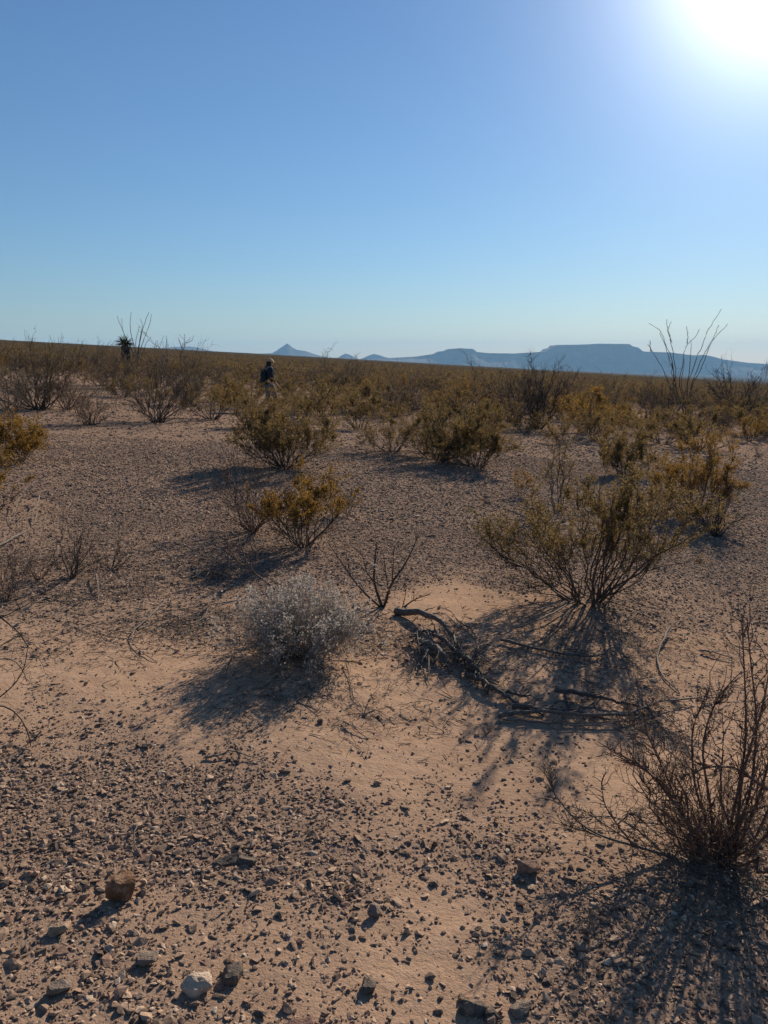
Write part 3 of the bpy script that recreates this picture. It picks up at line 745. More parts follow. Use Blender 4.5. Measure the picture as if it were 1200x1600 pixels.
ocotillo(b, [[b,(283,553),(290,535),(298,526)], [(286,545),(281,535),(278,526)], [(288,540),(289,530),(288,521)], [b,(282,556),(284,541),(280,530)], [(291,535),(300,531),(303,522)]], 'forked dead ocotillo standing before the low blue hill', 215, .030, 1.5)
for n, (bx, by, tops, lab) in enumerate(((40, 556, [(38,513),(42,516),(45,520)], 'faint small ocotillo far out on the left ridge'), (88, 562, [(78,522),(84,527),(97,518),(92,524)], 'faint spread ocotillo on the left ridge, right of the small one'),
        (508, 592, [(503,548),(508,545),(512,551),(516,556),(499,556)], 'bare dark stalks on the plain right of the pointed peak'))):
    ocotillo((bx, by), [[(bx, by), ((bx+tx)/2+1, (by+ty)/2), (tx, ty)] for tx, ty in tops], lab, 221+n, .026, 1.2)

def yucca():
    p = spot(198, 577); g = Geo(); lf = Geo(); rg = rng_of(231)
    H = height_to(198, 577, 536)
    P = np.array([[0, 0, 0], [.03, 0, H*.33], [-.02, .02, H*.66], [0, 0, H]])[None]; g.tubes(P, .26, .20, 10)
    # dry thatch hanging down the trunk
    n = 500; a = rg.uniform(0, 6.283, n); z = rg.uniform(.15, 1, n)*H; C = np.stack((np.cos(a)*.22, np.sin(a)*.22, z), 1)
    g.leaves(C, np.stack((np.cos(a)*.22, np.sin(a)*.22, -np.ones(n)), 1), .40, rg, .12)
    n = 150; d = unit(rg.normal(size=(n, 3))+UP*.45); d[:, 2] = np.abs(d[:, 2])*1.0-.25
    s = np.tile((0, 0, H), (n, 1))+d*.1; Q = shoots(s, d, rg.uniform(.45, .72, n), 4, rg, -.08, .02); lf.tubes(Q, .022, .003, 4)
    LANDS.append((p[0], p[1], .8))
    plant_obj('yucca', p-np.array((0, 0, .05)), 'single-trunked yucca with a spiky round head on the left skyline', 'yucca', None, [('trunk', g.mesh('trunk', M['thatch'])), ('leaf_rosette', lf.mesh('leaf_rosette', M['yucca']))])
yucca()

# ------------------------------------------------------------------ fallen wood on the sand
def fallen(name, label, lines, rad, seed, lift=0.0, twigs=6, mat=None, cat='branch', group='fallen dry wood'):
    """branch lying on the ground; a point may carry its own height above the soil"""
    rg = rng_of(seed); g = Geo(); o = None
    for n, ln in enumerate(lines):
        pts = []
        for q in ln:
            w = at_ground(q[0], q[1]); w[2] += (q[2]*.7 if len(q) > 2 else lift)+rad*.45; pts.append(w)
        if o is None: o = pts[0].copy()
        P = poly(np.array(pts)-o, 18); P[1:-1] += rg.normal(0, rad*.28, (16, 3)); P = P[None]
        r = rad if n == 0 else rad*.5
        kn = r*np.interp(np.linspace(0, 1, 18), [0, 1], [1, .35])*np.interp(np.linspace(0, 5, 18), np.arange(6), rg.uniform(.65, 1.25, 6))
        g.tubes(P, r, r*.35, 7); V = g.v[-1].reshape(18, 7, 3); V[:] = P[0][:, None]+(V-P[0][:, None])*(kn/(r*np.interp(np.linspace(0, 1, 18), [0, 1], [1, .35])))[:, None, None]*rg.uniform(.88, 1.12, (18, 7, 1))
        if twigs:
            s, d, i, t = fork(P, twigs, .1, 1, .8, .15, rg); g.tubes(shoots(s, d, rg.uniform(.03, .12, twigs), 5, rg, -.1, .15), r*.28, .0007, 4)
    ob = link(name, g.mesh(name, M[mat or ('darkwood' if name == 'fallen_branch' else 'deadwood')])); ob.location = o; tag(ob, label, cat, group); return ob
fallen('fallen_branch', 'thick dark arched dead branch right of the stem plant', [[(618,960,.02),(650,966,.07),(685,985,.09),(712,1012,.06),(735,1045,.02),(745,1060,.0)], [(690,1012,.07),(672,1000,.09),(655,1004,.07),(640,1012,.02)], [(700,1020,.07),(712,1030,.05),(722,1045,.02)], [(735,1045,.02),(748,1032,.05),(760,1030,.06)]], .022, 301, twigs=20)
fallen('fallen_branch', 'torn dead root with pale prongs hanging under the arched branch', [[(640,1005,.05),(660,1000,.08),(690,1012,.08),(720,1030,.05),(745,1050,.02)], [(652,1003,.08),(655,1030,.04),(645,1055,0),(636,1068,0)], [(668,1004,.08),(671,1040,.04),(668,1075,0)], [(672,1006,.08),(685,1030,.04),(700,1048,0)], [(722,1032,.06),(726,1045,.03),(718,1066,0)], [(745,1030,.08),(738,1050,.04),(742,1070,0)]], .011, 302, twigs=12)
fallen('fallen_branch', 'dark crooked dead branch in the middle of the fallen wood', [[(728,1058,.02),(748,1072,.05),(775,1090,.05),(805,1106,.03),(850,1120,.0)], [(748,1072,.05),(742,1055,.06),(750,1042,.06)], [(775,1090,.05),(820,1094,.02),(850,1093,0)]], .017, 303, twigs=16)
fallen('fallen_branch', 'straight dark dead log right of the crooked branch', [[(868,1086,.03),(900,1094,.05),(950,1103,.045),(1005,1114,.02)], [(880,1090,.04),(886,1105,.01),(892,1112,0)]], .014, 304, twigs=12)
fallen('fallen_branch', 'long bowed dead branch lying lowest of the fallen wood', [[(780,1124,.02),(830,1121,.05),(880,1128,.055),(940,1132,.05),(985,1128,.05),(1010,1116,.06),(1040,1106,.05),(1085,1098,.03)], [(785,1128,.01),(850,1135,.02),(900,1140,.02),(960,1140,.03),(1000,1128,.04)], [(1005,1118,.05),(998,1102,.09),(992,1092,.12)], [(1010,1116,.05),(1030,1140,.03),(1050,1180,.0)], [(880,1118,.03),(920,1114,.04),(945,1118,.03)]], .012, 305, twigs=24)
fallen('fallen_stick', 'pale curved stick on the sand right of the large creosote', [[(1046,990,.06),(1036,1008,.04),(1028,1020,.02),(1027,1040,.01),(1036,1062,.01),(1062,1084,.0)]], .008, 306, twigs=2)
fallen('fallen_stick', 'dark crooked stick in the shadow of the large creosote', [[(782,1004,.02),(815,1012,.03),(850,1022,.02),(890,1028,.02),(930,1034,.03),(960,1018,.04),(968,1010,.06)], [(853,1022,.02),(852,1008,.06)], [(960,1018,.04),(975,1030,.02),(1000,1046,.0)]], .010, 307, twigs=6)
fallen('fallen_stick', 'dark stick on the gravel near the right edge', [[(1094,1020,.02),(1120,1026,.03),(1148,1034,.02)]], .008, 308, twigs=3)
fallen('fallen_stick', 'forked pale stick on the sand at left centre', [[(258,948,.05),(232,972,.03),(208,988,.02),(204,1004,.02),(220,1022,.01),(246,1036,.0)], [(208,988,.02),(196,980,.05)], [(204,1004,.02),(178,1000,.02),(160,994,.01)]], .006, 309, twigs=7)
fallen('fallen_stick', 'thin arched twig left of the silver-grey bush', [[(390,1020,.03),(368,1030,.05),(358,1048,.05),(352,1062,.02)], [(390,1020,.03),(330,1022,.02),(290,1020,.01)]], .0045, 310, twigs=5)
fallen('fallen_stick', 'long thin twig curving over the gravel at left centre', [[(260,975,.01),(280,980,.01),(305,978,.02),(322,968,.03),(328,940,.05)]], .004, 311, twigs=4)
fallen('fallen_stick', 'pale broken stick below the pair of twig shrubs', [[(150,905,.05),(154,925,.04),(154,942,.0)], [(134,938,0),(146,930,.03)]], .006, 312, twigs=1)
fallen('fallen_stick', 'short dark twig on sand below the silver-grey bush', [[(540,1040,.03),(546,1060,.01),(550,1090,.01),(565,1104,.0)]], .004, 313, twigs=4)
fallen('fallen_stick', 'forked dark twig on the sand left of the tiny sprig', [[(536,1130,.01),(548,1138,.02),(562,1148,.01),(576,1156,.0)], [(548,1138,.02),(546,1124,.05)]], .004, 314, twigs=5)
fallen('fallen_stick', 'crooked twig on the gravel below the silver-grey bush', [[(320,1186,.01),(345,1186,.02),(358,1178,.03),(380,1184,.02),(402,1188,.01),(420,1182,.02)], [(358,1178,.03),(361,1160,.06)]], .0045, 315, twigs=3)
fallen('fallen_stick', 'pale bent twig on the gravel right of the bare sand patch', [[(735,1455,.0),(748,1462,.012),(754,1474,.014),(748,1490,.01),(742,1498,.0)]], .0028, 316, twigs=0)
fallen('fallen_stick', 'looped grey twig above the orange rock', [[(216,1297,.03),(209,1312,.03),(211,1328,.01),(224,1336,.0)]], .003, 317, twigs=1)
fallen('fallen_stick', 'pale curled dead roots on the left gravel', [[(62,785,.10),(58,800,.06),(40,808,.03),(28,818,.02)], [(30,790,.08),(24,806,.06),(22,822,.03),(30,832,0)], [(58,808,.05),(54,822,.02),(60,836,0)]], .010, 318, twigs=2)
fallen('fallen_stick', 'grey stick lying across gravel at the left edge', [[(-10,862,.03),(20,848,.05),(45,832,.03)], [(24,850,.03),(28,862,0)]], .009, 319, twigs=3)
fallen('fallen_stick', 'crooked dark stick left of the large creosote', [[(745,1000,.01),(735,985,.02),(715,975,.02),(706,960,.03),(684,952,.02)], [(726,980,.02),(700,990,.01),(690,992,0)]], .006, 320, twigs=6)
fallen('fallen_stick', 'thin dry stems sprawling left from under the large creosote', [[(905,940,.03),(850,975,.05),(800,990,.03),(790,965,.08)], [(905,942,.03),(845,960,.06),(782,955,.05)], [(900,945,.03),(870,985,.04),(845,1000,.0)], [(935,942,.03),(990,960,.06),(1040,985,.02)], [(930,945,.03),(965,985,.04),(985,1010,.01)]], .008, 321, twigs=9)

fallen('fallen_branch', 'chunky dark stump piece in the heart of the fallen wood', [[(655,1012,.03),(672,1022,.06),(690,1034,.05),(706,1052,.0)], [(672,1022,.06),(660,1040,.03),(656,1056,0)]], .024, 322, twigs=16)
fallen('fallen_branch', 'short dark splintered branch above the crooked branch', [[(712,1030,.04),(735,1050,.07),(752,1068,.04),(762,1086,.0)], [(735,1050,.07),(745,1040,.10),(748,1026,.12)]], .019, 323, twigs=16)
fallen('fallen_branch', 'dark split branch along the bowed branch', [[(800,1112,.03),(850,1122,.05),(905,1124,.04),(955,1126,.0)], [(850,1122,.05),(870,1110,.06),(900,1106,.03)]], .013, 324, twigs=12)
fallen('fallen_stick', 'dry brush twigs heaped on the gravel left of the twig shrubs', [[(20,905,.02),(45,890,.09),(70,880,.05),(88,884,.0)], [(30,900,.04),(52,906,.06),(80,915,.0)], [(10,925,.01),(40,915,.07),(66,898,.08)], [(45,890,.09),(50,868,.14),(48,850,.16)], [(60,885,.06),(72,862,.12)]], .008, 325, twigs=16)
fallen('fallen_stick', 'dry brush twigs below the arching ocotillo canes', [[(300,905,.01),(322,898,.05),(345,902,.03),(360,912,0)], [(310,915,.01),(330,900,.06),(338,880,.09)], [(325,902,.04),(350,890,.06),(372,892,.02)]], .006, 326, twigs=14)
put_bare(60, 905, 842, 90, 44, 'low brown dry shrub left of the pair of twig shrubs', 'redtwig', stems=14, k1=5, k2=4, flat=.85, thick=.8)
put_bare(8, 940, 850, 110, 45, 'brown dry brush cut off by the left edge', 'redtwig', stems=18, k1=6, k2=4, flat=.85, thick=.8)
put_bare(345, 905, 852, 80, 46, 'low reddish dry brush behind the arching canes', 'redtwig', stems=14, k1=5, k2=4, flat=.8, thick=.7)

# ------------------------------------------------------------------ scrub of the plain
PROTO = []
def make_protos():
    for k in range(6):
        g, lf = creosote(400+k, 1.0, (1.25, 1.5, 1.1, 1.35, 1.6, 1.2)[k], 17, 6, 4, .028, 5200, .12+.05*(k % 3), 1.2)
        PROTO.append(('creosote_bush', g.mesh('scrub_branches', M['twig']), lf.mesh('scrub_foliage', M['ochre' if k == 4 else 'leaf'], False), 'ochre' if k == 4 else 'olive'))
    for k in range(3):
        g, tw = bareshrub(420+k, 1.0, 1.3, 20, 7, 5, 0, 1.0, .12, .3, .6); lf = Geo(); rg = rng_of(430+k)
        n = 900; i = rg.integers(0, len(tw), n); lf.leaves(tw[i, 2], rg.normal(size=(n, 3)), .03, rg, .5)
        PROTO.append(('bare_shrub', g.mesh('scrub_branches', M['darktwig' if k else 'redtwig']), lf.mesh('scrub_foliage', M['brownleaf'], False), 'dark' if k else 'brown'))
make_protos()
MARKS = [(-200, 'beyond the left edge'), (60, 'behind the wide dark mesquite'), (140, 'behind the brown twiggy bush'), (205, 'below the yucca'), (290, 'below the low blue hill'), (370, 'just left of the walking person'), (440, 'around the walking person'), (510, 'below the bare dark stalks'),
         (575, 'below the low rounded butte'), (650, 'behind the centre creosote clump'), (740, 'below the low mesa cap'), (838, 'around the dark leafless mesquite'), (920, 'below the flat mesa top'), (1000, 'left of the tall ocotillo'), (1080, 'below the tall ocotillo'), (1160, 'at the right edge')]
def put_proto(px, py, top, wpx, k, label):
    p = at_ground(px, py); H = height_to(px, py, top); W = metres(px, py, wpx); nm, gb, gl, col = PROTO[k]
    e = empty(nm, p-np.array((0, 0, .03)), label, 'bush' if k < 6 else 'shrub', 'bushes at the near rim of the scrub', px*.37)
    w0 = (1.25, 1.5, 1.1, 1.35, 1.6, 1.2, 1.3, 1.3, 1.3)[k]; e.scale = (W/w0, W/w0, H); LANDS.append((p[0], p[1], W*.45))
    link('branches', gb, e); link('foliage', gl, e)['kind'] = 'stuff'
for a in ((1092, 704, 632, 100, 0, 'olive creosote bush right below the tall ocotillo at the rim of the gravel'), (1034, 694, 628, 90, 3, 'olive creosote bush left below the tall ocotillo at the rim of the gravel'),
          (880, 694, 640, 62, 1, 'small olive creosote bush right of the dark leafless mesquite'), (935, 690, 626, 85, 5, 'olive creosote bush between the dark mesquite and the tall ocotillo'), (560, 672, 598, 85, 2, 'olive creosote bush left behind the centre creosote clump'),
          (332, 655, 572, 95, 3, 'tall olive creosote bush left of the walking person'), (505, 660, 592, 85, 0, 'olive creosote bush right of the walking person'), (765, 676, 602, 85, 5, 'olive creosote bush right behind the centre creosote clump'),
          (690, 664, 600, 95, 1, 'olive creosote bush directly behind the centre creosote clump'), (385, 668, 600, 75, 5, 'olive creosote bush hiding the legs of the walking person on the left'), (1178, 682, 628, 80, 2, 'olive creosote bush at the right edge above the grey tuft'),
          (300, 636, 566, 90, 7, 'dark leafless bush right of the tall brown bush'), (15, 655, 580, 90, 8, 'dark leafless bush at the left edge below the ridge'), (105, 640, 575, 90, 6, 'brown leafless bush right of the wide dark mesquite'), (620, 652, 594, 80, 7, 'dark leafless shrub behind the centre creosote clump')):
    put_proto(*a)
def scatter_scrub():
    rg = rng_of(500); put = []; tries = 0
    persons = at_depth(420, 640, 25.0)
    open_px = ((198, 15, 54), (214, 10, 54))   # the yucca and its ocotillo stay in the clear
    while len(put) < 290 and tries < 60000:
        tries += 1
        y = math.sqrt(rg.uniform(18**2, 47**2)); x = rg.uniform(-.56, .56)*y
        px, py = to_px((x, y, float(ground_z(x, y))))
        ymin = np.interp(px, [0, 120, 300, 420, 560, 700, 900, 1050, 1200], [26, 27, 24, 21, 20, 19, 18.5, 18.5, 20])
        if y < ymin*rg.uniform(.98, 1.12): continue
        if fbm(x/5, y/5, 77, 2) < rg.uniform(-.75, .0): continue
        if any((x-a)**2+(y-b)**2 < (c*.8+.35)**2 for a, b, c in LANDS): continue
        if any((x-a)**2+(y-b)**2 < 1.0 for a, b in put): continue
        if abs(px-422) < 26 and 23.6 < y < 26: continue           # keep the walker's own spot free
        if abs(px-422) < 24 and y < 25 and y > 20.5: continue
        if any(abs(px-a) < b and y < c for a, b, c in open_px) and y > 33: continue
        put.append((x, y))
    put.sort(key=lambda q: q[1]); recs = []
    for x, y in put:
        u = rg.random(); k = int(rg.integers(0, 6)) if u < .74 else int(rg.integers(6, 9))
        px, py = to_px((x, y, float(ground_z(x, y))))
        mark = min(MARKS, key=lambda m: abs(m[0]-px))[1]
        belt = 'near' if y < 26 else 'middle' if y < 35 else 'far'
        word = {'olive': 'olive creosote bush', 'ochre': 'ochre creosote bush', 'dark': 'dark leafless shrub', 'brown': 'brown leafless shrub'}[PROTO[k][3]]
        recs.append((word, belt, mark, px, x, y, k))
    ORD = ('first', 'second', 'third', 'fourth', 'fifth', 'sixth', 'seventh', 'eighth', 'ninth', 'tenth', 'eleventh', 'twelfth', 'thirteenth', 'fourteenth', 'fifteenth', 'sixteenth', 'seventeenth', 'eighteenth', 'nineteenth', 'twentieth')
    for word, belt, mark, px, x, y, k in recs:
        same = sorted(r[3] for r in recs if r[:3] == (word, belt, mark)); q = same.index(px)
        label = f'{word} in {belt} scrub {mark}' if len(same) == 1 else f'{ORD[min(q, 19)]} {word} from left in {belt} scrub {mark}'
        nm, gb, gl, col = PROTO[k]
        e = empty(nm, (x, y, float(ground_z(x, y))-.04), label, 'bush' if k < 6 else 'shrub', f'{word}es'.replace('shrubes', 'shrubs') + f' in {belt} scrub', rg.uniform(0, 6.283))
        s = float(np.clip(np.exp(rg.normal(-.22, .28)), .42, 1.35))*(1.0 if k < 6 else 1.12); e.scale = (s*rg.uniform(.95, 1.25), s*rg.uniform(.95, 1.25), s)
        link('branches', gb, e); link('foliage', gl, e)['kind'] = 'stuff'
    # farther out the bushes merge
    n = 20000; yy = np.sqrt(rg.uniform(47**2, 620**2, n*2)); yy = np.where(rg.random(n*2) < .45, np.sqrt(rg.uniform(47**2, 170**2, n*2)), yy)
    xx = rg.uniform(-.75, .75, n*2)*yy
    ok = (fbm(xx/14, yy/14, 78, 2) > rg.uniform(-.8, .25, n*2)); xx, yy = xx[ok], yy[ok]
    zz = ground_z(xx, yy); m = len(xx); s = np.clip(np.exp(rg.normal(-.42, .3, m)), .35, 1.2)
    protos = []
    for k in range(5):
        r2 = rng_of(440+k); g, lf = creosote(450+k, 1.0, 1.4, 9, 3, 2, .075, 420, .05, 2.0)
        V = np.concatenate(g.v+lf.v); nb = sum(len(q) for q in g.q); Q = np.concatenate(g.q+[q+g.n for q in lf.q])
        me = mesh_arrays('far_bush', V, Q, None, (M['twig'], M[('leaf', 'brownleaf', 'leaf', 'brownleaf', 'leaf')[k]]), False, np.r_[np.zeros(nb), np.ones(len(Q)-nb)])
        protos.append(bpy.data.objects.new('far_bush', me))
    o = instancer('distant_scrub', np.stack((xx, yy, zz-.05), 1), np.stack((np.zeros(m), np.zeros(m), rg.uniform(0, 6.28, m)), 1), np.stack((s*1.25, s*1.25, s), 1), rg.integers(0, 5, m), protos)
    tag(o, 'brown-olive scrub covering the distant plain up to the horizon', 'scrub', kind='stuff')
scatter_scrub()

# ------------------------------------------------------------------ single rocks
def rock(name, px, py, wpx, hf, seed, mat, label, df=.8, rot=0.0, tilt=(0, 0)):
    p = at_ground(px, py); w = metres(px, py, wpx); rg = rng_of(seed); bm = bmesh.new()
    d = rg.normal(size=(16, 3)); d /= np.abs(d).max(1)[:, None]**.72*np.linalg.norm(d, axis=1)[:, None]**.28
    for q in d*np.array((w/2, w/2*df, w/2*hf))*rg.uniform(.88, 1.05, (16, 1)): bm.verts.new(q)
    bmesh.ops.convex_hull(bm, input=bm.verts[:]); bmesh.ops.delete(bm, geom=[v for v in bm.verts if not v.link_faces], context='VERTS')
    bmesh.ops.bevel(bm, geom=bm.edges[:], offset=w*.012, segments=1, affect='EDGES')
    bmesh.ops.triangulate(bm, faces=bm.faces[:]); bmesh.ops.subdivide_edges(bm, edges=bm.edges[:], cuts=2, use_grid_fill=True)
    for v in bm.verts: v.co += v.co.normalized()*w*(.07*mnoise.noise(v.co*(2.6/w)+Vector((seed, 0, 0)))+.035*mnoise.noise(v.co*(8/w)+Vector((seed, 4, 0))))
    me = bpy.data.meshes.new(name); bm.to_mesh(me); bm.free(); me.materials.append(M[mat])
    o = link(name, me); o.rotation_euler = (tilt[0], tilt[1], rot); o.location = (p[0], p[1], p[2]+w/2*hf*.5); tag(o, label, 'rock'); return o
M['rock_orange'] = mat_rock('rock_orange', (0.085, 0.042, 0.024), (0.22, 0.115, 0.06), 22)
M['rock_pale'] = mat_rock('rock_pale', (0.38, 0.27, 0.19), (0.58, 0.44, 0.32), 25)
M['rock_buff'] = mat_rock('rock_buff', (0.24, 0.165, 0.11), (0.40, 0.285, 0.20), 25)
M['rock_red'] = mat_rock('rock_red', (0.15, 0.085, 0.065), (0.30, 0.17, 0.125), 30)
M['rock_dark'] = mat_rock('rock_dark', (0.055, 0.045, 0.038), (0.14, 0.11, 0.088), 30)
M['rock_grey'] = mat_rock('rock_grey', (0.12, 0.092, 0.074), (0.25, 0.19, 0.145), 30)
rock('rock', 187, 1400, 50, 1.0, 601, 'rock_orange', 'upright orange-brown rock with a long shadow on the left foreground', .75, .5, (.1, .1))
rock('rock', 308, 1545, 50, .55, 602, 'rock_pale', 'pale cream flat-topped rock at the bottom left', .8, .2, (.1, -.1))
rock('rock', 825, 1362, 36, .7, 603, 'rock_red', 'reddish-brown blocky rock left of the thorn bush', .8, .3)
rock('rock', 356, 1348, 38, .4, 604, 'rock_dark', 'left of two flat dark rocks lying side by side', .6, .1)
rock('rock', 386, 1347, 34, .35, 605, 'rock_dark', 'right of two flat dark rocks lying side by side', .6, -.2)
rock('rock', 365, 1528, 36, .7, 606, 'rock_dark', 'rounded dark rock right of the pale cream rock', .9, .4)
rock('rock', 585, 1430, 26, 1.0, 607, 'rock_grey', 'pointed grey rock at the edge of the bare sand patch', .7, .8)
rock('rock', 735, 1580, 46, .5, 608, 'rock_dark', 'wide dark rock at the bottom right of centre, left one', .7, .2)
rock('rock', 768, 1585, 34, .5, 609, 'rock_dark', 'dark rock at the bottom, right beside the wide dark one', .7, -.4)
rock('rock', 92, 1455, 34, .55, 610, 'rock_buff', 'rounded buff rock below left of the orange-brown rock', .7, .5)
rock('rock', 228, 1502, 40, .5, 611, 'rock_grey', 'grey flat rock between the orange-brown and cream rocks', .7, .2)
rock('rock', 92, 1545, 42, .55, 612, 'rock_grey', 'grey-brown rock at the bottom left corner', .8, .4)
rock('rock', 470, 1600, 44, .4, 613, 'rock_red', 'flat reddish rock cut by the bottom edge', .7, .1)
rock('rock', 815, 1578, 40, .4, 614, 'rock_grey', 'flat pale-grey rock at the bottom right of the dark pair', .7, .6)
rock('rock', 910, 1483, 24, .6, 615, 'rock_grey', 'olive-grey flat stone in the gravel below the dried sprig', .7, .2)
rock('rock', 575, 1545, 34, .6, 616, 'rock_dark', 'dark angular rock near the bottom at the sand patch', .8, .9)

# ------------------------------------------------------------------ dry litter: twig ends and leaf scraps
def litter():
    rg = rng_of(640); g = Geo()
    spots = [(560, 990, 420, 120), (300, 980, 420, 90), (720, 1020, 420, 130), (900, 990, 500, 130), (450, 1080, 260, 120), (1110, 1340, 420, 130), (150, 930, 420, 110), (1030, 1140, 220, 90), (400, 860, 350, 90), (620, 1120, 120, 120), (60, 880, 500, 130), (320, 900, 420, 110), (140, 1000, 260, 140), (1080, 1010, 260, 130), (960, 1060, 300, 120)]
    S = []; 
    for px, py, n, rad in spots:
        c = at_ground(px, py); r = metres(px, py, rad)
        n = int(n*1.7); S.append(c[None, :2]+rg.normal(0, .55, (n, 2))*r)
    S = np.concatenate(S); n = len(S)
    z = ground_z(S[:, 0], S[:, 1])+.004
    a = rg.uniform(0, 6.283, n); d = np.stack((np.cos(a), np.sin(a), rg.normal(.08, .12, n)), 1)
    P = shoots(np.column_stack((S, z)), d, np.exp(rg.normal(-3.2, .6, n)), 4, rg, 0, .15)
    P[..., 2] = np.maximum(P[..., 2], ground_z(P[..., 0], P[..., 1])+.002)
    g.tubes(P, np.exp(rg.normal(-6.25, .35, n)), .0008, 3)
    o = link('twig_litter', g.mesh('twig_litter', M['deadwood']), GROUND); tag(o, 'scraps of dry twig lying on the sand', kind='stuff')
litter()

# ------------------------------------------------------------------ the walker
def skin_mesh(name, nodes, edges, mat, sub=2, root=0):
    me = bpy.data.meshes.new(name); me.from_pydata([n[:3] for n in nodes], edges, [])
    o = bpy.data.objects.new(name, me); COL.objects.link(o)
    sk = o.modifiers.new('skin', 'SKIN'); sk.use_smooth_shade = True
    for v, n in zip(me.skin_vertices[0].data, nodes):
        r = n[3]; v.radius = (r, r if len(n) < 5 else n[4])
    me.skin_vertices[0].data[root].use_root = True
    ss = o.modifiers.new('sub', 'SUBSURF'); ss.levels = ss.render_levels = sub
    dg = bpy.context.evaluated_depsgraph_get(); new = bpy.data.meshes.new_from_object(o.evaluated_get(dg))
    o.modifiers.clear(); o.data = new; bpy.data.meshes.remove(me); new.materials.clear(); new.materials.append(mat); new.name = name
    new.polygons.foreach_set('use_smooth', np.ones(len(new.polygons), bool))
    return o
def ball(name, c, r, mat, parent, sc=(1, 1, 1), cut=None):
    bm = bmesh.new(); bmesh.ops.create_uvsphere(bm, u_segments=18, v_segments=12, radius=r)
    if cut is not None: bmesh.ops.delete(bm, geom=[v for v in bm.verts if cut(v.co)], context='VERTS')
    for v in bm.verts: v.co = Vector((v.co.x*sc[0]+c[0], v.co.y*sc[1]+c[1], v.co.z*sc[2]+c[2]))
    for f in bm.faces: f.smooth = True
    me = bpy.data.meshes.new(name); bm.to_mesh(me); bm.free(); me.materials.append(mat); return link(name, me, parent)

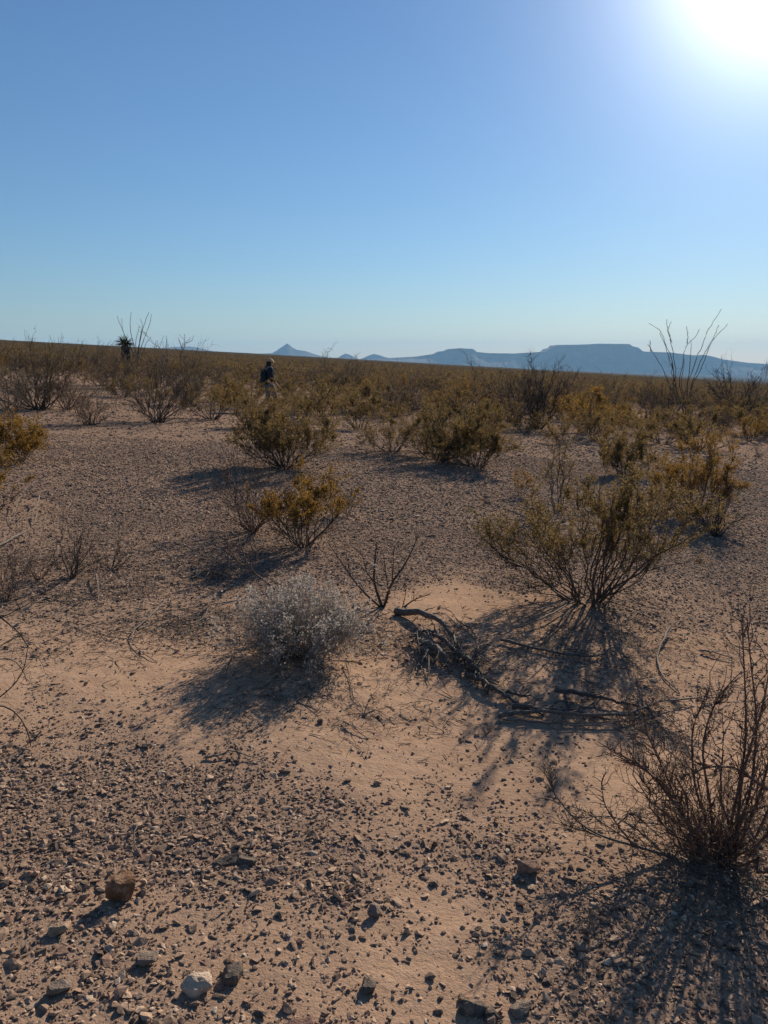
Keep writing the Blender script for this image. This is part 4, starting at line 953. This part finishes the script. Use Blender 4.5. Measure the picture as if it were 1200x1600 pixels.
def person():
    skin = mat_cloth('skin', (0.42, 0.24, 0.16), .6); navy = mat_cloth('navy_cloth', (0.022, 0.030, 0.040)); grey = mat_cloth('grey_cloth', (0.17, 0.155, 0.14)); tan = mat_cloth('cap_cloth', (0.52, 0.34, 0.20))
    hairm = mat_cloth('hair', (0.02, 0.015, 0.012), .6); shoe = mat_cloth('shoe_leather', (0.05, 0.035, 0.025), .6); packm = mat_cloth('pack_cloth', (0.016, 0.022, 0.026), .8); stripe = mat_cloth('strap_cloth', (0.25, 0.24, 0.22))
    Y = 25.0; X = at_depth(421, 600, Y)[0]; z = float(ground_z(X, Y))
    # local frame: +Y is where the walker heads, +X to the walker's right
    e = empty('person', (X, Y, z), 'person in tan cap, dark jacket and grey trousers walking through the scrub', 'person', None, rz=R(-62))
    n = []; ed = []
    def add(p, par=None):
        n.append(p); i = len(n)-1
        if par is not None: ed.append((par, i))
        return i
    pel = add((0, 0, .90, .115, .10)); sp = add((0, .0, 1.08, .115, .095), pel); ch = add((0, .01, 1.26, .14, .105), sp); nb = add((0, .015, 1.40, .062, .062), ch)
    nk = add((0, .03, 1.46, .052, .055), nb); hd = add((0, .05, 1.535, .072, .088), nk); tp = add((0, .045, 1.615, .068, .085), hd); add((0, .04, 1.665, .03, .04), tp)
    add((0, .148, 1.535, .014, .014), hd)   # nose
    add((.083, .05, 1.535, .012, .018), hd); add((-.083, .05, 1.535, .012, .018), hd)  # ears
    def limb(side, pts, par):
        last = par
        for p in pts: last = add((side*p[0], *p[1:]), last)
        return last
    hands = []
    for sd, arm in ((1, [(.17, .0, 1.355, .055), (.235, -.02, 1.20, .043), (.245, .03, 1.05, .038), (.235, .12, .93, .03), (.225, .165, .87, .026)]), (-1, [(.17, .0, 1.355, .055), (.255, -.07, 1.22, .043), (.315, -.10, 1.09, .038), (.25, .02, .99, .03), (.205, .075, .965, .026)])):
        w = limb(sd, arm, ch); a = np.array(arm[-1][:3]); b = np.array(arm[-2][:3]); dv = (a-b)/np.linalg.norm(a-b)
        pm = a+dv*.045; k = add((sd*pm[0], pm[1], pm[2], .03, .016), w)
        sidev = np.cross(dv, (1, 0, 0)); sidev /= np.linalg.norm(sidev)
        for q, (off, ln) in enumerate(((-.028, .062), (-.010, .075), (.010, .072), (.027, .058))):
            p1 = pm+dv*.035+sidev*off; p2 = p1+dv*ln*.55+np.array((-.006, 0, -.004)); p3 = p2+dv*ln*.4+np.array((-.016, 0, -.006))
            f = add((sd*p1[0], p1[1], p1[2], .009), k); f = add((sd*p2[0], p2[1], p2[2], .008), f); add((sd*p3[0], p3[1], p3[2], .0065), f)
        t1 = a+dv*.02+sidev*-.035; t2 = t1+dv*.035+sidev*-.02; f = add((sd*t1[0], t1[1], t1[2], .010), w); add((sd*t2[0], t2[1], t2[2], .008), f)
    legs = {}
    for sd, leg in ((1, [(.095, .03, .82, .088), (.10, .16, .49, .060), (.10, .10, .28, .052), (.10, .05, .09, .038), (.10, .16, .035, .034)]), (-1, [(.095, -.02, .82, .088), (.10, -.02, .47, .060), (.10, -.17, .27, .052), (.10, -.30, .12, .038), (.10, -.22, .035, .034)])):
        legs[sd] = leg; limb(sd, leg, pel)
    bo = skin_mesh('body', n, ed, skin, 2); bo.parent = e
    # jacket: torso and sleeves, a little larger than the body
    n.clear(); ed.clear()
    hem = add((0, 0, .84, .165, .14)); w0 = add((0, 0, .98, .155, .13), hem); c0 = add((0, .0, 1.14, .16, .13), w0); c1 = add((0, .01, 1.29, .175, .135), c0); add((0, .02, 1.43, .078, .075), c1)
    for sd, arm in ((1, [(.185, .0, 1.36, .075), (.24, -.02, 1.20, .062), (.25, .03, 1.05, .055), (.238, .11, .945, .046)]), (-1, [(.185, .0, 1.36, .075), (.265, -.07, 1.22, .062), (.325, -.10, 1.09, .056), (.255, .01, .995, .046)])):
        limb(sd, arm, c1)
    j = skin_mesh('jacket', n, ed, navy, 2, 2); j.parent = e
    n.clear(); ed.clear(); pv = add((0, 0, .90, .135, .12))
    for sd in (1, -1): limb(sd, [(p[0], p[1], p[2], p[3]+.022) for p in legs[sd][:3]]+[(legs[sd][3][0], legs[sd][3][1], legs[sd][3][2]+.03, .062)], pv)
    t = skin_mesh('trousers', n, ed, grey, 2); t.parent = e
    for sd in (1, -1):
        a, b_ = legs[sd][3], legs[sd][4]
        s = skin_mesh('shoe', [(sd*a[0], a[1]-.02, max(a[2]-.02, .05), .05), (sd*a[0], a[1]+.05, max(a[2]-.05, .045), .048), (sd*b_[0], b_[1]+.03, .042, .042, .036)], [(0, 1), (1, 2)], shoe, 2); s.parent = e
    ball('hair', (0, .02, 1.545), .105, hairm, e, (.88, 1.0, 1.12), cut=lambda c: c.y > .035 and c.z < .06)
    hb = skin_mesh('hood', [(0, -.06, 1.36, .09, .05), (0, -.065, 1.45, .075, .045), (0, -.04, 1.53, .06, .04)], [(0, 1), (1, 2)], navy, 2); hb.parent = e
    cp = ball('cap', (0, .045, 1.60), .107, tan, e, (.90, 1.05, .92), cut=lambda c: c.z < -.012)
    bm = bmesh.new()
    ring = [(math.sin(a)*.085, .045+math.cos(a)*.10, 1.60) for a in np.linspace(-1.3, 1.3, 11)]; out = [(math.sin(a)*.085, .045+.065+math.cos(a)*.125, 1.582) for a in np.linspace(-1.3, 1.3, 11)]
    vi = [[bm.verts.new((x, y, zz+o)) for x, y, zz in q] for q in (ring, out) for o in (0, .006)]
    for a, b_ in ((0, 2), (3, 1), (2, 3)):
        for q in range(10): bm.faces.new((vi[a][q], vi[a][q+1], vi[b_][q+1], vi[b_][q]))
    me = bpy.data.meshes.new('peak'); bm.to_mesh(me); bm.free(); me.materials.append(tan); link('peak', me, cp)
    pk = skin_mesh('backpack', [(0, -.19, .96, .13, .08), (0, -.21, 1.08, .15, .095), (0, -.20, 1.22, .14, .085), (0, -.17, 1.33, .10, .06)], [(0, 1), (1, 2), (2, 3)], packm, 2, 1); pk.parent = e
    for sd in (1, -1):
        st = Geo(); st.tubes(np.array([[sd*.10, -.14, 1.34], [sd*.115, -.05, 1.44], [sd*.12, .06, 1.42], [sd*.125, .145, 1.30], [sd*.13, .12, 1.12], [sd*.13, -.06, 1.03]])[None], .018, .018, 6)
        link('strap', st.mesh('strap', stripe), pk)
    eye = mat_cloth('eye_white', (.7, .68, .65), .3)
    for sd in (1, -1): ball('eye', (sd*.032, .132, 1.555), .011, eye, e)
    ball('mouth', (0, .128, 1.492), .018, mat_cloth('lips', (.30, .12, .09), .5), e, (1.2, .5, .4))
person()

# ------------------------------------------------------------------ air: desert haze between here and the hills
def build_haze():
    bm = bmesh.new(); bmesh.ops.create_cube(bm, size=1.0)
    for v in bm.verts: v.co = Vector((v.co.x*19400, v.co.y*19400, (-210 if v.co.z < 0 else 215)))
    me = bpy.data.meshes.new('haze'); bm.to_mesh(me); bm.free()
    m, nt, out = newmat('desert_haze')
    pv = nt.nodes.new('ShaderNodeVolumePrincipled')
    pv.inputs['Color'].default_value = (0.34, 0.64, 1.0, 1); pv.inputs['Density'].default_value = 1.0e-4; pv.inputs['Anisotropy'].default_value = 0.1
    nt.links.new(pv.outputs[0], out.inputs['Volume']); me.materials.append(m)
    o = link('haze', me); tag(o, 'thin pale desert haze in the air', 'haze', kind='stuff')
build_haze()
